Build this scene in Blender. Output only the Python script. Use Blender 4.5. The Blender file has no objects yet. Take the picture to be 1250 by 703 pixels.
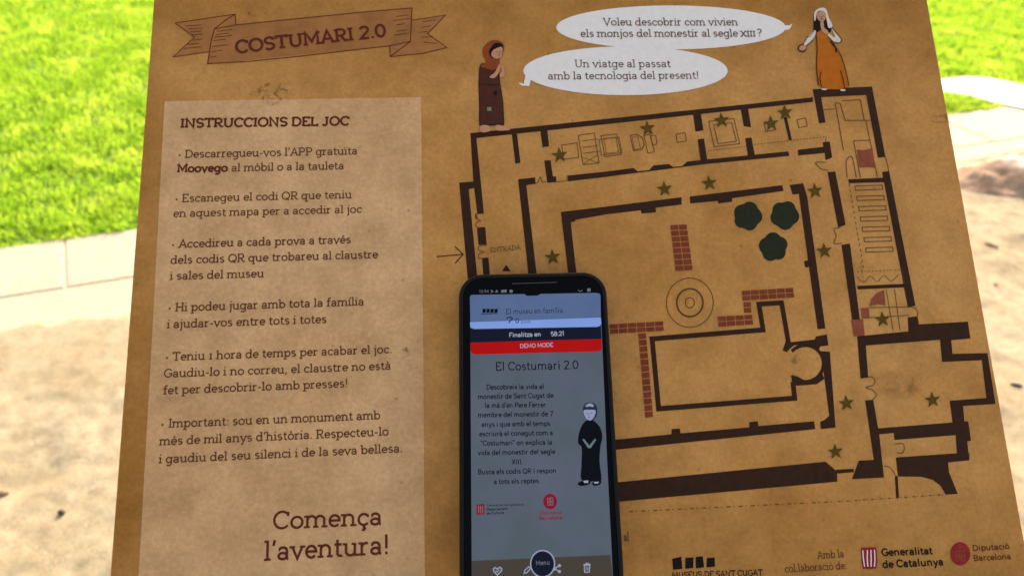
import bpy, math, random
import numpy as np
from mathutils import Matrix, Vector
from mathutils.geometry import tessellate_polygon

random.seed(4)
rng = np.random.default_rng(11)
SC = bpy.context.scene
COL = SC.collection
rad = math.radians

# ------------------------------------------------------------------ camera
FPX, CX, CY = 900.0, 625.0, 351.5          # focal length and centre of the photograph, in its pixels
EYE = Vector((0.0, 0.0, 1.35))
TILT = rad(42)                              # slope of the information board


def rot3(a, b, g):
    return Matrix.Rotation(g, 3, 'Z') @ Matrix.Rotation(b, 3, 'Y') @ Matrix.Rotation(a, 3, 'X')


R_BOARD = rot3(rad(-12.565), rad(3.448), rad(1.457))    # board axes seen from the camera
R_PHONE = rot3(rad(-16.5), rad(0.3), rad(1.25))         # phone axes seen from the camera
BW = Matrix(((1, 0, 0), (0, math.cos(TILT), -math.sin(TILT)), (0, math.sin(TILT), math.cos(TILT))))
RCW = BW @ R_BOARD.transposed()             # camera axes in the world

cam_d = bpy.data.cameras.new('camera')
cam = bpy.data.objects.new('camera', cam_d)
COL.objects.link(cam)
cam.matrix_world = Matrix.Translation(EYE) @ RCW.to_4x4()
cam_d.sensor_width = 36
cam_d.lens = FPX / 1250 * 36
cam_d.clip_start = 0.01
cam_d.clip_end = 500
cam_d.dof.use_dof = True
cam_d.dof.focus_distance = 0.40
cam_d.dof.aperture_fstop = 9.5
SC.camera = cam

# ------------------------------------------------------------------ sky, sun, exposure
SUN_EL, SUN_AZ = rad(27), rad(18)           # behind the board, a little to the right
world = bpy.data.worlds.new('World')
SC.world = world
world.use_nodes = True
wn = world.node_tree.nodes
wl = world.node_tree.links
bg = wn['Background']
sky = wn.new('ShaderNodeTexSky')
sky.sky_type = 'NISHITA'
sky.sun_disc = False
sky.sun_elevation = SUN_EL
sky.sun_rotation = SUN_AZ
sky.dust_density = 5.0
sky.air_density = 1.0
sky.ozone_density = 0.4
tint = wn.new('ShaderNodeMix')             # warm tint added to the skylight so the board comes out less blue
tint.data_type = 'RGBA'
tint.blend_type = 'MULTIPLY'
tint.inputs[0].default_value = 1.0
wl.new(sky.outputs[0], tint.inputs[6])
tint.inputs[7].default_value = (1.20, 1.0, 0.78, 1)
wl.new(tint.outputs[2], bg.inputs[0])
bg.inputs[1].default_value = 0.15
sun_d = bpy.data.lights.new('sun', 'SUN')
sun_d.energy = 2.5
sun_d.angle = rad(0.5)
sun_d.color = (1.0, 0.965, 0.89)
sun = bpy.data.objects.new('sun', sun_d)
COL.objects.link(sun)
sdir = Vector((math.sin(SUN_AZ) * math.cos(SUN_EL), math.cos(SUN_AZ) * math.cos(SUN_EL), math.sin(SUN_EL)))
sun.rotation_euler = sdir.to_track_quat('Z', 'Y').to_euler()
sun.location = sdir * 30
SC.view_settings.view_transform = 'Standard'
SC.view_settings.look = 'None'
SC.view_settings.gamma = 1.0
SC.view_settings.use_curve_mapping = False
EXPOSURE = 1.65
SC.view_settings.exposure = EXPOSURE


# ------------------------------------------------------------------ helpers: planes
class Plane:
    """A flat sheet somewhere in the world. at(x, y) gives the point of the sheet (metres, its own axes) that stands at a place of the photograph."""

    def __init__(self, origin, rot):
        self.o = origin
        self.r = rot
        self.m = Matrix.Translation(origin) @ rot.to_4x4()

    def at(self, x, y):
        d = RCW @ Vector(((x - CX) / FPX, -(y - CY) / FPX, -1))
        n = self.r.col[2]
        q = EYE + d * ((self.o - EYE).dot(n) / d.dot(n)) - self.o
        return Vector((q.dot(self.r.col[0]), q.dot(self.r.col[1])))

    def px(self, x, y):
        return (self.at(x, y - 1) - self.at(x, y)).length


BOARD = Plane(EYE + RCW @ Vector((0, 0, -0.4020)), RCW @ R_BOARD)
PHONE = Plane(EYE + RCW @ Vector((0.012764, -0.080434, -0.36469)), RCW @ R_PHONE)
GROUND = Plane(Vector((0, 0, 0)), Matrix.Identity(3))

# enlarged views of the photograph the drawing was traced from: left, top, scale
VIEW = {'P': (0, 0, 1), 'A': (540, 140, 3.515), 'B': (740, 100, 3.904), 'C': (940, 90, 2.927), 'D': (740, 240, 3.907),
        'E': (740, 380, 2.704), 'F': (980, 320, 2.344), 'G': (740, 560, 4.808), 'H': (940, 560, 4.032),
        'T': (200, 0, 3.472), 'M': (560, 30, 5.02), 'W': (960, 0, 5.856), 'I': (130, 120, 2.929), 'J': (130, 340, 2.929),
        'K': (130, 560, 2.907), 'L': (560, 0, 3.905), 'R': (780, 0, 4.137), 'U': (520, 320, 3.515), 'V': (540, 440, 4.396),
        'X': (540, 570, 5.208), 'Y': (690, 480, 5.4)}


def ph(v, x, y):
    l, t, s = VIEW[v]
    return (l + x / s, t + y / s)


def pts(v, *xy):
    """points of one view; a string switches the view on the way"""
    out = []
    for q in xy:
        if isinstance(q, str):
            v = q
        else:
            out.append(ph(v, *q))
    return out


# ------------------------------------------------------------------ helpers: meshes
class Mesh:
    def __init__(self):
        self.v = []
        self.f = []
        self.k = 0

    def quad_strip(self, p, w, closed=False, z=0.0, cap=0.0):
        """a ribbon of width w along the 2D points p"""
        q = [p[0]]
        for a in p[1:]:
            if (a - q[-1]).length > 1e-7:
                q.append(a)
        p = q
        if closed and (p[0] - p[-1]).length < 1e-6:
            p = p[:-1]
        n = len(p)
        if n < 2:
            return
        zz = z + (self.k % 9) * 6e-6
        self.k += 1
        b = len(self.v)
        for i in range(n):
            a = p[(i - 1) % n] if (closed or i > 0) else None
            c = p[(i + 1) % n] if (closed or i < n - 1) else None
            d1 = (p[i] - a).normalized() if a is not None else None
            d2 = (c - p[i]).normalized() if c is not None else None
            if d1 is None:
                d1 = d2
            if d2 is None:
                d2 = d1
            n1 = Vector((-d1.y, d1.x))
            n2 = Vector((-d2.y, d2.x))
            m = n1 + n2
            if m.length < 1e-6:
                m = n1
            m.normalize()
            s = (w / 2) / max(0.45, m.dot(n1))
            e = Vector((0, 0))
            if not closed and cap:
                e = -d1 * cap if i == 0 else (d2 * cap if i == n - 1 else e)
            u = p[i] + e
            self.v.append((u.x + m.x * s, u.y + m.y * s, zz))
            self.v.append((u.x - m.x * s, u.y - m.y * s, zz))
        for i in range(n if closed else n - 1):
            j = (i + 1) % n
            self.f.append((b + 2 * i, b + 2 * i + 1, b + 2 * j + 1, b + 2 * j))

    def poly(self, p, z=0.0):
        zz = z + (self.k % 9) * 6e-6
        self.k += 1
        b = len(self.v)
        self.v += [(q[0], q[1], zz) for q in p]
        for t in tessellate_polygon([[Vector((q[0], q[1], 0)) for q in p]]):
            a, c, d = (Vector(p[i]) for i in t)
            if abs((c - a).cross(d - a)) < 1e-14:
                continue
            self.f.append(tuple(b + i for i in (t if (c - a).cross(d - a) > 0 else t[::-1])))

    def box(self, c, s, m=None):
        b = len(self.v)
        for x in (-1, 1):
            for y in (-1, 1):
                for z in (-1, 1):
                    q = Vector((c[0] + x * s[0] / 2, c[1] + y * s[1] / 2, c[2] + z * s[2] / 2))
                    self.v.append(tuple(m @ q if m else q))
        for f in ((0, 1, 3, 2), (4, 6, 7, 5), (0, 4, 5, 1), (2, 3, 7, 6), (0, 2, 6, 4), (1, 5, 7, 3)):
            self.f.append(tuple(b + i for i in f))

    def extrude(self, loops):
        """closed shell from a list of equal 3D rings, capped at both ends"""
        n = len(loops[0])
        b = len(self.v)
        for L in loops:
            self.v += [tuple(q) for q in L]
        for k in range(len(loops) - 1):
            for i in range(n):
                j = (i + 1) % n
                self.f.append((b + k * n + i, b + k * n + j, b + (k + 1) * n + j, b + (k + 1) * n + i))
        self.f.append(tuple(b + i for i in range(n))[::-1])
        e = b + (len(loops) - 1) * n
        self.f.append(tuple(e + i for i in range(n)))

    def build(self, name, mat, parent=None, matrix=None, smooth=False):
        me = bpy.data.meshes.new(name)
        me.from_pydata(self.v, [], self.f)
        me.update()
        me.materials.append(mat)
        if smooth:
            me.polygons.foreach_set('use_smooth', [True] * len(me.polygons))
        o = bpy.data.objects.new(name, me)
        COL.objects.link(o)
        if parent is not None:
            o.parent = parent
        if matrix is not None:
            o.matrix_basis = matrix
        return o


def rounded(x0, y0, x1, y1, r, n=8):
    out = []
    for cx, cy, a in ((x1 - r, y1 - r, 0), (x0 + r, y1 - r, 90), (x0 + r, y0 + r, 180), (x1 - r, y0 + r, 270)):
        for i in range(n + 1):
            t = rad(a + 90 * i / n)
            out.append(Vector((cx + r * math.cos(t), cy + r * math.sin(t))))
    return out


def ell(cx, cy, rx, ry, a0=0, a1=360, n=36):
    return [(cx + rx * math.cos(rad(a0 + (a1 - a0) * i / n)), cy - ry * math.sin(rad(a0 + (a1 - a0) * i / n))) for i in range(n + (1 if abs(a1 - a0) < 360 else 0))]


def smooth_loop(p, k=6):
    """closed Catmull-Rom curve through p"""
    n = len(p)
    out = []
    for i in range(n):
        a, b, c, d = (Vector(p[(i + j) % n]) for j in (-1, 0, 1, 2))
        for s in range(k):
            t = s / k
            out.append(tuple(0.5 * ((2 * b) + (c - a) * t + (2 * a - 5 * b + 4 * c - d) * t * t + (3 * b - a - 3 * c + d) * t ** 3)))
    return out


def smooth_line(p, k=6):
    q = [p[0]] + list(p) + [p[-1]]
    out = []
    for i in range(1, len(q) - 2):
        a, b, c, d = (Vector(q[i + j]) for j in (-1, 0, 1, 2))
        for s in range(k):
            t = s / k
            out.append(tuple(0.5 * ((2 * b) + (c - a) * t + (2 * a - 5 * b + 4 * c - d) * t * t + (3 * b - a - 3 * c + d) * t ** 3)))
    out.append(tuple(q[-1]))
    return out


class Print(Mesh):
    """ink on a sheet: shapes given by where they stand in the photograph, kept in the sheet's own metres"""

    def __init__(self, plane, layer):
        super().__init__()
        self.p = plane
        self.z = layer * 1.0e-4

    def area(self, p):
        self.poly([self.p.at(*q) for q in p], self.z)
        return self

    def line(self, p, w, closed=False):
        u = self.p.px(*p[0])
        self.quad_strip([self.p.at(*q) for q in p], w * u, closed, self.z)
        return self

    def dashes(self, a, b, n, w, duty=0.5, dots=False):
        a, b = Vector(a), Vector(b)
        for i in range(n):
            p0 = a.lerp(b, i / n)
            p1 = a.lerp(b, (i + duty) / n)
            self.line([tuple(p0), tuple(p1)], w)
            if dots:
                self.line([tuple(a.lerp(b, (i + duty + 0.2) / n)), tuple(a.lerp(b, (i + duty + 0.3) / n))], w)
        return self

    def text(self, s, a, b, cap, weight=1.05, serif=True):
        """s written from the photograph point a to b along its baseline, capitals cap pixels high"""
        p0, p1 = self.p.at(*a), self.p.at(*b)
        sy = cap * self.p.px(*a) / 10
        d = p1 - p0
        ln = d.length
        d.normalize()
        up = Vector((-d.y, d.x))
        x = 0.0
        run = []
        for ch in s:
            adv, st, se = glyph(ch)
            run.append((x, st, se))
            x += adv
        sx = ln / x
        w = weight * sy
        for x0, st, se in run:
            for poly in st:
                q = [p0 + d * ((x0 + gx) * sx) + up * (gy * sy) for gx, gy in poly]
                self.quad_strip(q, w, False, self.z, cap=0.0)
            if serif:
                for (gx, gy, l, r) in se:
                    gy = gy - weight * 0.42 if gy > 3 else gy + weight * 0.42
                    q = [p0 + d * ((x0 + gx - l - 0.6) * sx) + up * (gy * sy), p0 + d * ((x0 + gx + r + 0.6) * sx) + up * (gy * sy)]
                    self.quad_strip(q, w * 0.84, False, self.z)
        return self


# ------------------------------------------------------------------ a slab lettering drawn as strokes (capitals 10 high, small letters 6.8)
FONT = {
    ' ': (3.2, '', ''),
    'a': (6.4, '1,5.2 @2.9,4.55,1.9,1.8,160,0 4.8,1.3 @5.6,1.3,.8,.85,180,270;@2.85,2,1.95,1.55,0,360', ''),
    'b': (7.1, '1.3,10.3 1.3,0;@3.75,3.4,2.4,2.95,0,360', '1.3,10.3:1,0'),
    'c': (6.0, '@3.4,3.4,2.5,2.95,42,320;5.3,5.9 5.3,4.7', ''),
    'd': (7.3, '5.6,10.3 5.6,0;@3.2,3.4,2.4,2.95,0,360', '5.6,10.3:1,0 5.6,0:0,.9'),
    'e': (6.3, '.9,3.5 5.6,3.5 @3.25,3.4,2.35,2.95,4,320', ''),
    'f': (4.5, '1.9,0 1.9,8.2 @3.6,8.2,1.7,1.75,180,60;.5,6.35 3.9,6.35', '1.9,0:1,1.2'),
    'g': (7.1, '@3.2,3.4,2.4,2.95,0,360;5.6,6.8 5.6,-.8 @3.3,-.8,2.3,1.9,0,-145', '5.6,6.8:0,.9'),
    'h': (7.5, '1.5,10.3 1.5,0;1.5,4.2 @3.6,4.2,2.1,2.15,180,0 5.7,0', '1.5,10.3:1,0 1.5,0:1,.7 5.7,0:.7,1'),
    'ı': (3.5, '1.7,6.8 1.7,0', '1.7,6.8:1,0 1.7,0:1,1'),
    'j': (3.3, '1.9,6.8 1.9,-1.2 @.5,-1.2,1.4,1.5,0,-90;1.9,8.6 1.9,9.9', '1.9,6.8:1,0'),
    'k': (6.6, '1.5,10.3 1.5,0;5.3,6.5 1.6,2.8;2.8,3.8 5.5,.3', '1.5,10.3:1,0 1.5,0:1,.6 5.3,6.8:.7,.7 5.5,0:.7,.7'),
    'l': (3.5, '1.7,10.3 1.7,0', '1.7,10.3:1,0 1.7,0:1,1'),
    'm': (11.2, '1.5,6.8 1.5,0;1.5,4.2 @3.5,4.2,2,2.15,180,0 5.5,0;5.5,4.2 @7.5,4.2,2,2.15,180,0 9.5,0', '1.5,6.8:1,0 1.5,0:1,.6 5.5,0:.7,.7 9.5,0:.7,1'),
    'n': (7.5, '1.5,6.8 1.5,0;1.5,4.2 @3.6,4.2,2.1,2.15,180,0 5.7,0', '1.5,6.8:1,0 1.5,0:1,.7 5.7,0:.7,1'),
    'o': (6.9, '@3.45,3.4,2.6,2.95,0,360', ''),
    'p': (7.2, '1.5,6.8 1.5,-3;@3.95,3.4,2.4,2.95,0,360', '1.5,6.8:1,0 1.5,-3:1,1'),
    'q': (7.3, '5.6,6.8 5.6,-3;@3.2,3.4,2.4,2.95,0,360', '5.6,6.8:0,.9 5.6,-3:1,1'),
    'r': (5.2, '1.5,6.8 1.5,0;1.5,4 @3.6,4,2.1,2.3,180,65', '1.5,6.8:1,0 1.5,0:1,1.2'),
    's': (5.7, '@2.85,4.95,1.7,1.4,30,270 @2.85,2,1.85,1.55,90,-148', ''),
    't': (4.5, '1.9,8.8 1.9,1.9 @3.4,1.9,1.5,1.45,180,305;.5,6.35 3.9,6.35', ''),
    'u': (7.5, '1.5,6.8 1.5,2.5 @3.6,2.5,2.1,2.05,180,360;5.7,6.8 5.7,0', '1.5,6.8:1,0 5.7,6.8:1,0 5.7,0:0,1'),
    'v': (6.7, '.9,6.5 3.35,.3 5.8,6.5', '.9,6.8:.7,.7 5.8,6.8:.7,.7'),
    'w': (9.6, '.9,6.5 2.9,.4 4.8,6.3 6.7,.4 8.7,6.5', '.9,6.8:.7,.7 8.7,6.8:.7,.7'),
    'x': (6.5, '1,6.4 5.5,.4;5.5,6.4 1,.4', '1,6.8:.7,.7 5.5,6.8:.7,.7 1,0:.7,.7 5.5,0:.7,.7'),
    'y': (6.7, '.9,6.5 3.45,.6;5.8,6.5 2.7,-2.3 1.3,-2.6', '.9,6.8:.7,.7 5.8,6.8:.7,.7'),
    'z': (6.0, '.9,5.2 .9,6.35 5,6.35 .9,.45 5.2,.45 5.2,1.6', ''),
    'A': (8.6, '.9,.2 4.3,9.7 7.7,.2;2.2,3.4 6.4,3.4', '.9,0:.8,.8 7.7,0:.8,.8'),
    'B': (7.7, '1.6,0 1.6,10;1.6,9.5 4,9.5 @4,7.4,2.2,2.1,90,-90 1.6,5.3;4,5.3 @4.2,2.9,2.5,2.4,90,-90 1.6,.5', '1.6,10:.9,0 1.6,0:.9,0'),
    'C': (8.2, '@4.6,5,3.7,4.5,42,318;7.4,9.3 7.4,7', ''),
    'D': (8.7, '1.6,0 1.6,10;1.6,9.5 3.8,9.5 @3.8,5,4,4.5,90,-90 1.6,.5', '1.6,10:.9,0 1.6,0:.9,0'),
    'E': (7.5, '1.6,0 1.6,10;1.6,9.5 6.3,9.5 6.3,7.8;1.6,5.1 5,5.1;1.6,.5 6.5,.5 6.5,2.3', '1.6,10:.9,0 1.6,0:.9,0'),
    'F': (7.1, '1.6,0 1.6,10;1.6,9.5 6.2,9.5 6.2,7.8;1.6,5 5,5', '1.6,10:.9,0 1.6,0:.9,1'),
    'G': (8.8, '@4.7,5,3.8,4.5,42,335;8.1,3 8.1,4.5 5.3,4.5', ''),
    'H': (9.2, '1.7,0 1.7,10;7.5,0 7.5,10;1.7,5.1 7.5,5.1', '1.7,10:.9,.8 1.7,0:.9,.8 7.5,10:.8,.9 7.5,0:.8,.9'),
    'I': (3.9, '1.95,0 1.95,10', '1.95,10:1,1 1.95,0:1,1'),
    'J': (6.0, '3.9,10 3.9,2.6 @2.2,2.6,1.7,2.1,0,-165', '3.9,10:1.2,1'),
    'L': (7.0, '1.6,10 1.6,0;1.6,.5 6,.5 6,2.4', '1.6,10:.9,.9 1.6,0:.9,0'),
    'M': (10.8, '1.6,0 1.8,9.8 5.4,2.6 9,9.8 9.2,0', '1.6,10:.9,0 9.2,10:0,.9 1.6,0:.9,.8 9.2,0:.8,.9'),
    'N': (9.2, '1.6,0 1.6,9.7 7.4,.3 7.4,10', '1.6,10:.9,0 1.6,0:.9,.8 7.4,10:.9,.9'),
    'O': (9.2, '@4.6,5,3.8,4.5,0,360', ''),
    'P': (7.6, '1.6,0 1.6,10;1.6,9.5 4.2,9.5 @4.2,7,2.4,2.5,90,-90 1.6,4.5', '1.6,10:.9,0 1.6,0:.9,1'),
    'Q': (9.3, '@4.6,5,3.8,4.5,0,360;4.8,2.6 7.8,-.8', ''),
    'R': (8.1, '1.6,0 1.6,10;1.6,9.5 4.2,9.5 @4.2,7.1,2.4,2.4,90,-90 1.6,4.7;3.9,4.7 6.6,.3', '1.6,10:.9,0 1.6,0:.9,.9 6.8,0:.5,.8'),
    'S': (7.1, '@3.55,7.2,2.5,2.3,30,270 @3.55,2.7,2.7,2.2,90,-150;5.9,9.3 5.9,7.4', ''),
    'T': (8.0, '4,0 4,9.5;.8,7.8 .8,9.5 7.2,9.5 7.2,7.8', '4,0:1.1,1.1'),
    'U': (8.9, '1.6,10 1.6,3.6 @4.4,3.6,2.8,3.1,180,360 7.2,10', '1.6,10:.9,.8 7.2,10:.8,.9'),
    'V': (8.5, '.9,9.7 4.25,.3 7.6,9.7', '.9,10:.8,.8 7.6,10:.8,.8'),
    'X': (8.0, '1.1,9.7 6.8,.3;6.8,9.7 1.1,.3', '1.1,10:.8,.8 6.8,10:.8,.8 1.1,0:.8,.8 6.8,0:.8,.8'),
    '0': (7.3, '@3.65,5,2.7,4.5,0,360', ''),
    '1': (4.6, '1,8.2 2.6,9.6 2.6,0', '2.6,0:1.1,1.1'),
    '\u00b9': (4.6, '1.1,5.6 2.4,6.4 2.4,0', '2.4,0:1,1'),
    '2': (6.8, '@3.4,7.1,2.4,2.4,165,-35 1,.55 6,.55', ''),
    '3': (6.6, '@3,7.3,2.1,2.2,150,-90 @3,2.8,2.4,2.3,90,-150', ''),
    '4': (7.0, '5,0 5,9.6 .9,3 6.4,3', ''),
    '5': (6.6, '5.5,9.5 1.6,9.5 1.3,5.4 @3.2,3.3,2.5,2.8,125,-140', ''),
    '6': (6.8, '4.8,9.6 1.4,4.6;@3.4,3.1,2.4,2.65,0,360', ''),
    '7': (6.4, '.8,9.5 5.6,9.5 2.6,0', ''),
    '8': (6.8, '@3.4,7.3,2.1,2.2,0,360;@3.4,2.8,2.5,2.35,0,360', ''),
    '9': (6.8, '2,.4 5.4,5.4;@3.4,6.9,2.4,2.65,0,360', ''),
    '.': (3.0, '1.5,0 1.5,1.3', ''),
    ',': (3.0, '1.7,1.2 1.1,-1.6', ''),
    ':': (3.0, '1.5,0 1.5,1.3;1.5,5 1.5,6.3', ''),
    '!': (3.4, '1.7,0 1.7,1.3;1.7,3 1.7,10.2', ''),
    '?': (6.0, '@2.9,7.6,2,2.1,165,-60 2.8,4.6 2.8,3;2.8,0 2.8,1.3', ''),
    '\u2019': (2.6, '1.6,10.3 1,7.4', ''),
    '"': (4.4, '1.2,10.2 1.2,7.4;3,10.2 3,7.4', ''),
    '-': (4.4, '.7,3.6 3.7,3.6', ''),
    '\u2022': (4.4, '1.2,3.3 2.9,3.3;1.2,4 2.9,4', ''),
}
ACC = {'à': ('a', '2,9.6 3.7,8'), 'è': ('e', '2.3,9.6 4,8'), 'ò': ('o', '2.5,9.6 4.2,8'), 'é': ('e', '2.6,8 4.3,9.6'), 'í': ('ı', '1.3,8 3,9.6'),
       'ó': ('o', '2.7,8 4.4,9.6'), 'ï': ('ı', '.4,8.3 .4,9.5;3,8.3 3,9.5'), 'i': ('ı', '1.7,8.6 1.7,9.9'), 'ç': ('c', '3.4,.3 3.4,-.8 @3.1,-1.5,.9,.7,60,-130')}
_G = {}


def strokes(t):
    out = []
    for st in t.split(';'):
        p = []
        for tok in st.split():
            if tok[0] == '@':
                cx, cy, rx, ry, a0, a1 = (float(q) for q in tok[1:].split(','))
                n = max(3, int(abs(a1 - a0) / 18))
                p += [(cx + rx * math.cos(rad(a0 + (a1 - a0) * i / n)), cy + ry * math.sin(rad(a0 + (a1 - a0) * i / n))) for i in range(n + 1)]
            else:
                p.append(tuple(float(q) for q in tok.split(',')))
        if len(p) > 1:
            out.append(p)
    return out


def glyph(ch):
    if ch not in _G:
        base, extra = ACC.get(ch, (ch, ''))
        adv, st, se = FONT[base]
        ser = []
        for tok in se.split():
            a, b = tok.split(':')
            gx, gy = (float(q) for q in a.split(','))
            l, r = (float(q) for q in b.split(','))
            ser.append((gx, gy, l, r))
        _G[ch] = (adv, strokes(st) + (strokes(extra) if extra else []), ser)
    return _G[ch]


# ------------------------------------------------------------------ materials
def mat(name):
    m = bpy.data.materials.new(name)
    m.use_nodes = True
    nt = m.node_tree
    return m, nt, nt.nodes['Principled BSDF']


def node(nt, t, **kw):
    n = nt.nodes.new(t)
    for k, v in kw.items():
        if k in n.inputs:
            n.inputs[k].default_value = v
        else:
            setattr(n, k, v)
    return n


def ramp(nt, src, stops, interp='LINEAR'):
    r = nt.nodes.new('ShaderNodeValToRGB')
    r.color_ramp.interpolation = interp
    e = r.color_ramp.elements
    while len(e) < len(stops):
        e.new(0.5)
    for i, (p, c) in enumerate(stops):
        e[i].position = p
        e[i].color = (*c, 1) if len(c) == 3 else c
    nt.links.new(src, r.inputs[0])
    return r


def noise(nt, co, scale, detail=4, rough=0.55, dist=0.0):
    n = node(nt, 'ShaderNodeTexNoise', Scale=scale, Detail=detail, Roughness=rough, Distortion=dist)
    nt.links.new(co, n.inputs['Vector'])
    return n


def mix(nt, fac, a, b, mode='MIX'):
    m = nt.nodes.new('ShaderNodeMix')
    m.data_type = 'RGBA'
    m.blend_type = mode
    m.clamp_factor = True
    for s, v in ((0, fac), (6, a), (7, b)):
        if hasattr(v, 'links'):
            nt.links.new(v, m.inputs[s])
        else:
            m.inputs[s].default_value = v if s == 0 else ((*v, 1) if len(v) == 3 else v)
    return m.outputs[2]


def node_range(nt, src, lo, hi):
    n = nt.nodes.new('ShaderNodeMapRange')
    n.inputs[1].default_value = lo
    n.inputs[2].default_value = hi
    nt.links.new(src, n.inputs[0])
    return n.outputs[0]


def paper_mat(name, base, mid, dark, stain, wash=None, edge=None):
    """printed parchment: blotchy browns, specks and stains"""
    m, nt, b = mat(name)
    co = node(nt, 'ShaderNodeTexCoord').outputs['Object']
    n1 = noise(nt, co, 7, 6, 0.62, 0.4)
    n2 = noise(nt, co, 34, 6, 0.7, 0.2)
    n3 = noise(nt, co, 420, 3, 0.7)
    n4 = noise(nt, co, 15, 3, 0.6, 1.2)
    c = ramp(nt, n1.outputs[0], [(0.30, dark), (0.48, mid), (0.66, base)]).outputs[0]
    f2 = ramp(nt, n2.outputs[0], [(0.34, (0.72, 0.69, 0.63)), (0.60, (1.03, 1.03, 1.03))]).outputs[0]
    c = mix(nt, 0.75, c, f2, 'MULTIPLY')
    f3 = ramp(nt, n3.outputs[0], [(0.3, (0.82, 0.82, 0.82)), (0.7, (1.12, 1.12, 1.12))]).outputs[0]
    c = mix(nt, 0.8, c, f3, 'MULTIPLY')
    vs_ = node(nt, 'ShaderNodeTexVoronoi', Scale=130.0, Randomness=1.0)
    nt.links.new(co, vs_.inputs['Vector'])
    sp = ramp(nt, vs_.outputs['Distance'], [(0.05, (1, 1, 1)), (0.16, (0, 0, 0))]).outputs[0]
    sk = ramp(nt, noise(nt, co, 40, 4, 0.7).outputs[0], [(0.52, (0, 0, 0)), (0.62, (1, 1, 1))]).outputs[0]
    c = mix(nt, mix(nt, 1.0, mix(nt, 1.0, sp, sk, 'MULTIPLY'), (0.6, 0.6, 0.6), 'MULTIPLY'), c, stain[:3])
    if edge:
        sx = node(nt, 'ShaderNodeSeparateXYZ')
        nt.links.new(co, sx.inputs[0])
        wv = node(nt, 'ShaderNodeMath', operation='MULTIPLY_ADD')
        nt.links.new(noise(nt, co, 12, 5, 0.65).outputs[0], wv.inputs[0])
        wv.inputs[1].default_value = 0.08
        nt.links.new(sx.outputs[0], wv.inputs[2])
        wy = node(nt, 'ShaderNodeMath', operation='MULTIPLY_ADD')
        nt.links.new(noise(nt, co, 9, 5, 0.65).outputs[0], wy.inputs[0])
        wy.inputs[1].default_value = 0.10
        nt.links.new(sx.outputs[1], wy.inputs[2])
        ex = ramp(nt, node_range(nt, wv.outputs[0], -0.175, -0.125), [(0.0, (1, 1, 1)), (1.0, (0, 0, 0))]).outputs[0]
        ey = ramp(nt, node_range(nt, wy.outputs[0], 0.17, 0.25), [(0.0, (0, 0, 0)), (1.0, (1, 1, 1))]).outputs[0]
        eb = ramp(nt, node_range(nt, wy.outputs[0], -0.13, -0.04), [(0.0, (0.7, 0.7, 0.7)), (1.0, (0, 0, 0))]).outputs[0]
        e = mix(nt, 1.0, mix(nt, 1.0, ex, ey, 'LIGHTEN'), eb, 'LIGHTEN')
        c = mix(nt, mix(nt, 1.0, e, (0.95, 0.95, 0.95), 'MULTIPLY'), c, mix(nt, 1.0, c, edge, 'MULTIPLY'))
    # isolated brown stains
    v = node(nt, 'ShaderNodeTexVoronoi', Scale=16.0, Randomness=1.0)
    wob = mix(nt, 0.09, co, noise(nt, co, 60, 4, 0.7).outputs[1], 'ADD')
    nt.links.new(wob, v.inputs['Vector'])
    s1 = ramp(nt, v.outputs['Distance'], [(0.05, (1, 1, 1)), (0.30, (0, 0, 0))]).outputs[0]
    s2 = ramp(nt, n4.outputs[0], [(0.56, (0, 0, 0)), (0.66, (1, 1, 1))]).outputs[0]
    sf = mix(nt, 1.0, s1, s2, 'MULTIPLY')
    sf2 = mix(nt, 1.0, sf, (stain[3],) * 3, 'MULTIPLY')
    c = mix(nt, sf2, c, stain[:3])
    if wash:
        c = mix(nt, wash[3], c, wash[:3])
    nt.links.new(c, b.inputs['Base Color'])
    b.inputs['Roughness'].default_value = 0.5
    b.inputs['Specular IOR Level'].default_value = 0.07
    return m


def ink(name, col, amount=0.25, rough=0.55, scale=260):
    m, nt, b = mat(name)
    co = node(nt, 'ShaderNodeTexCoord').outputs['Object']
    n = noise(nt, co, scale, 4, 0.7)
    lo = tuple(c * (1 - amount) for c in col)
    hi = tuple(min(1, c * (1 + amount)) for c in col)
    nt.links.new(ramp(nt, n.outputs[0], [(0.3, lo), (0.7, hi)]).outputs[0], b.inputs['Base Color'])
    b.inputs['Roughness'].default_value = rough
    b.inputs['Specular IOR Level'].default_value = 0.07
    return m


def screen(name, col, strength=1.0, alt=None):
    """a lit patch of the phone display, seen through its glossy glass"""
    m, nt, b = mat(name)
    co = node(nt, 'ShaderNodeTexCoord').outputs['Object']
    n = noise(nt, co, 30, 3, 0.6)
    a = alt or tuple(c * 0.9 for c in col)
    c = ramp(nt, n.outputs[0], [(0.35, a), (0.65, col)]).outputs[0]
    nt.links.new(c, b.inputs['Emission Color'])
    b.inputs['Emission Strength'].default_value = strength * 2 ** -EXPOSURE
    b.inputs['Base Color'].default_value = (0.002, 0.002, 0.0025, 1)
    b.inputs['Roughness'].default_value = 0.08
    b.inputs['Specular IOR Level'].default_value = 0.045
    return m


def plain(name, col, rough=0.5, metal=0.0, bump=0.0, scale=80, var=0.15):
    m, nt, b = mat(name)
    co = node(nt, 'ShaderNodeTexCoord').outputs['Object']
    n = noise(nt, co, scale, 5, 0.65)
    nt.links.new(ramp(nt, n.outputs[0], [(0.3, tuple(c * (1 - var) for c in col)), (0.7, tuple(min(1, c * (1 + var)) for c in col))]).outputs[0], b.inputs['Base Color'])
    b.inputs['Roughness'].default_value = rough
    b.inputs['Metallic'].default_value = metal
    if bump:
        bn = node(nt, 'ShaderNodeBump', Strength=bump, Distance=0.01)
        nt.links.new(n.outputs[0], bn.inputs['Height'])
        nt.links.new(bn.outputs[0], b.inputs['Normal'])
    return m


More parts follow.
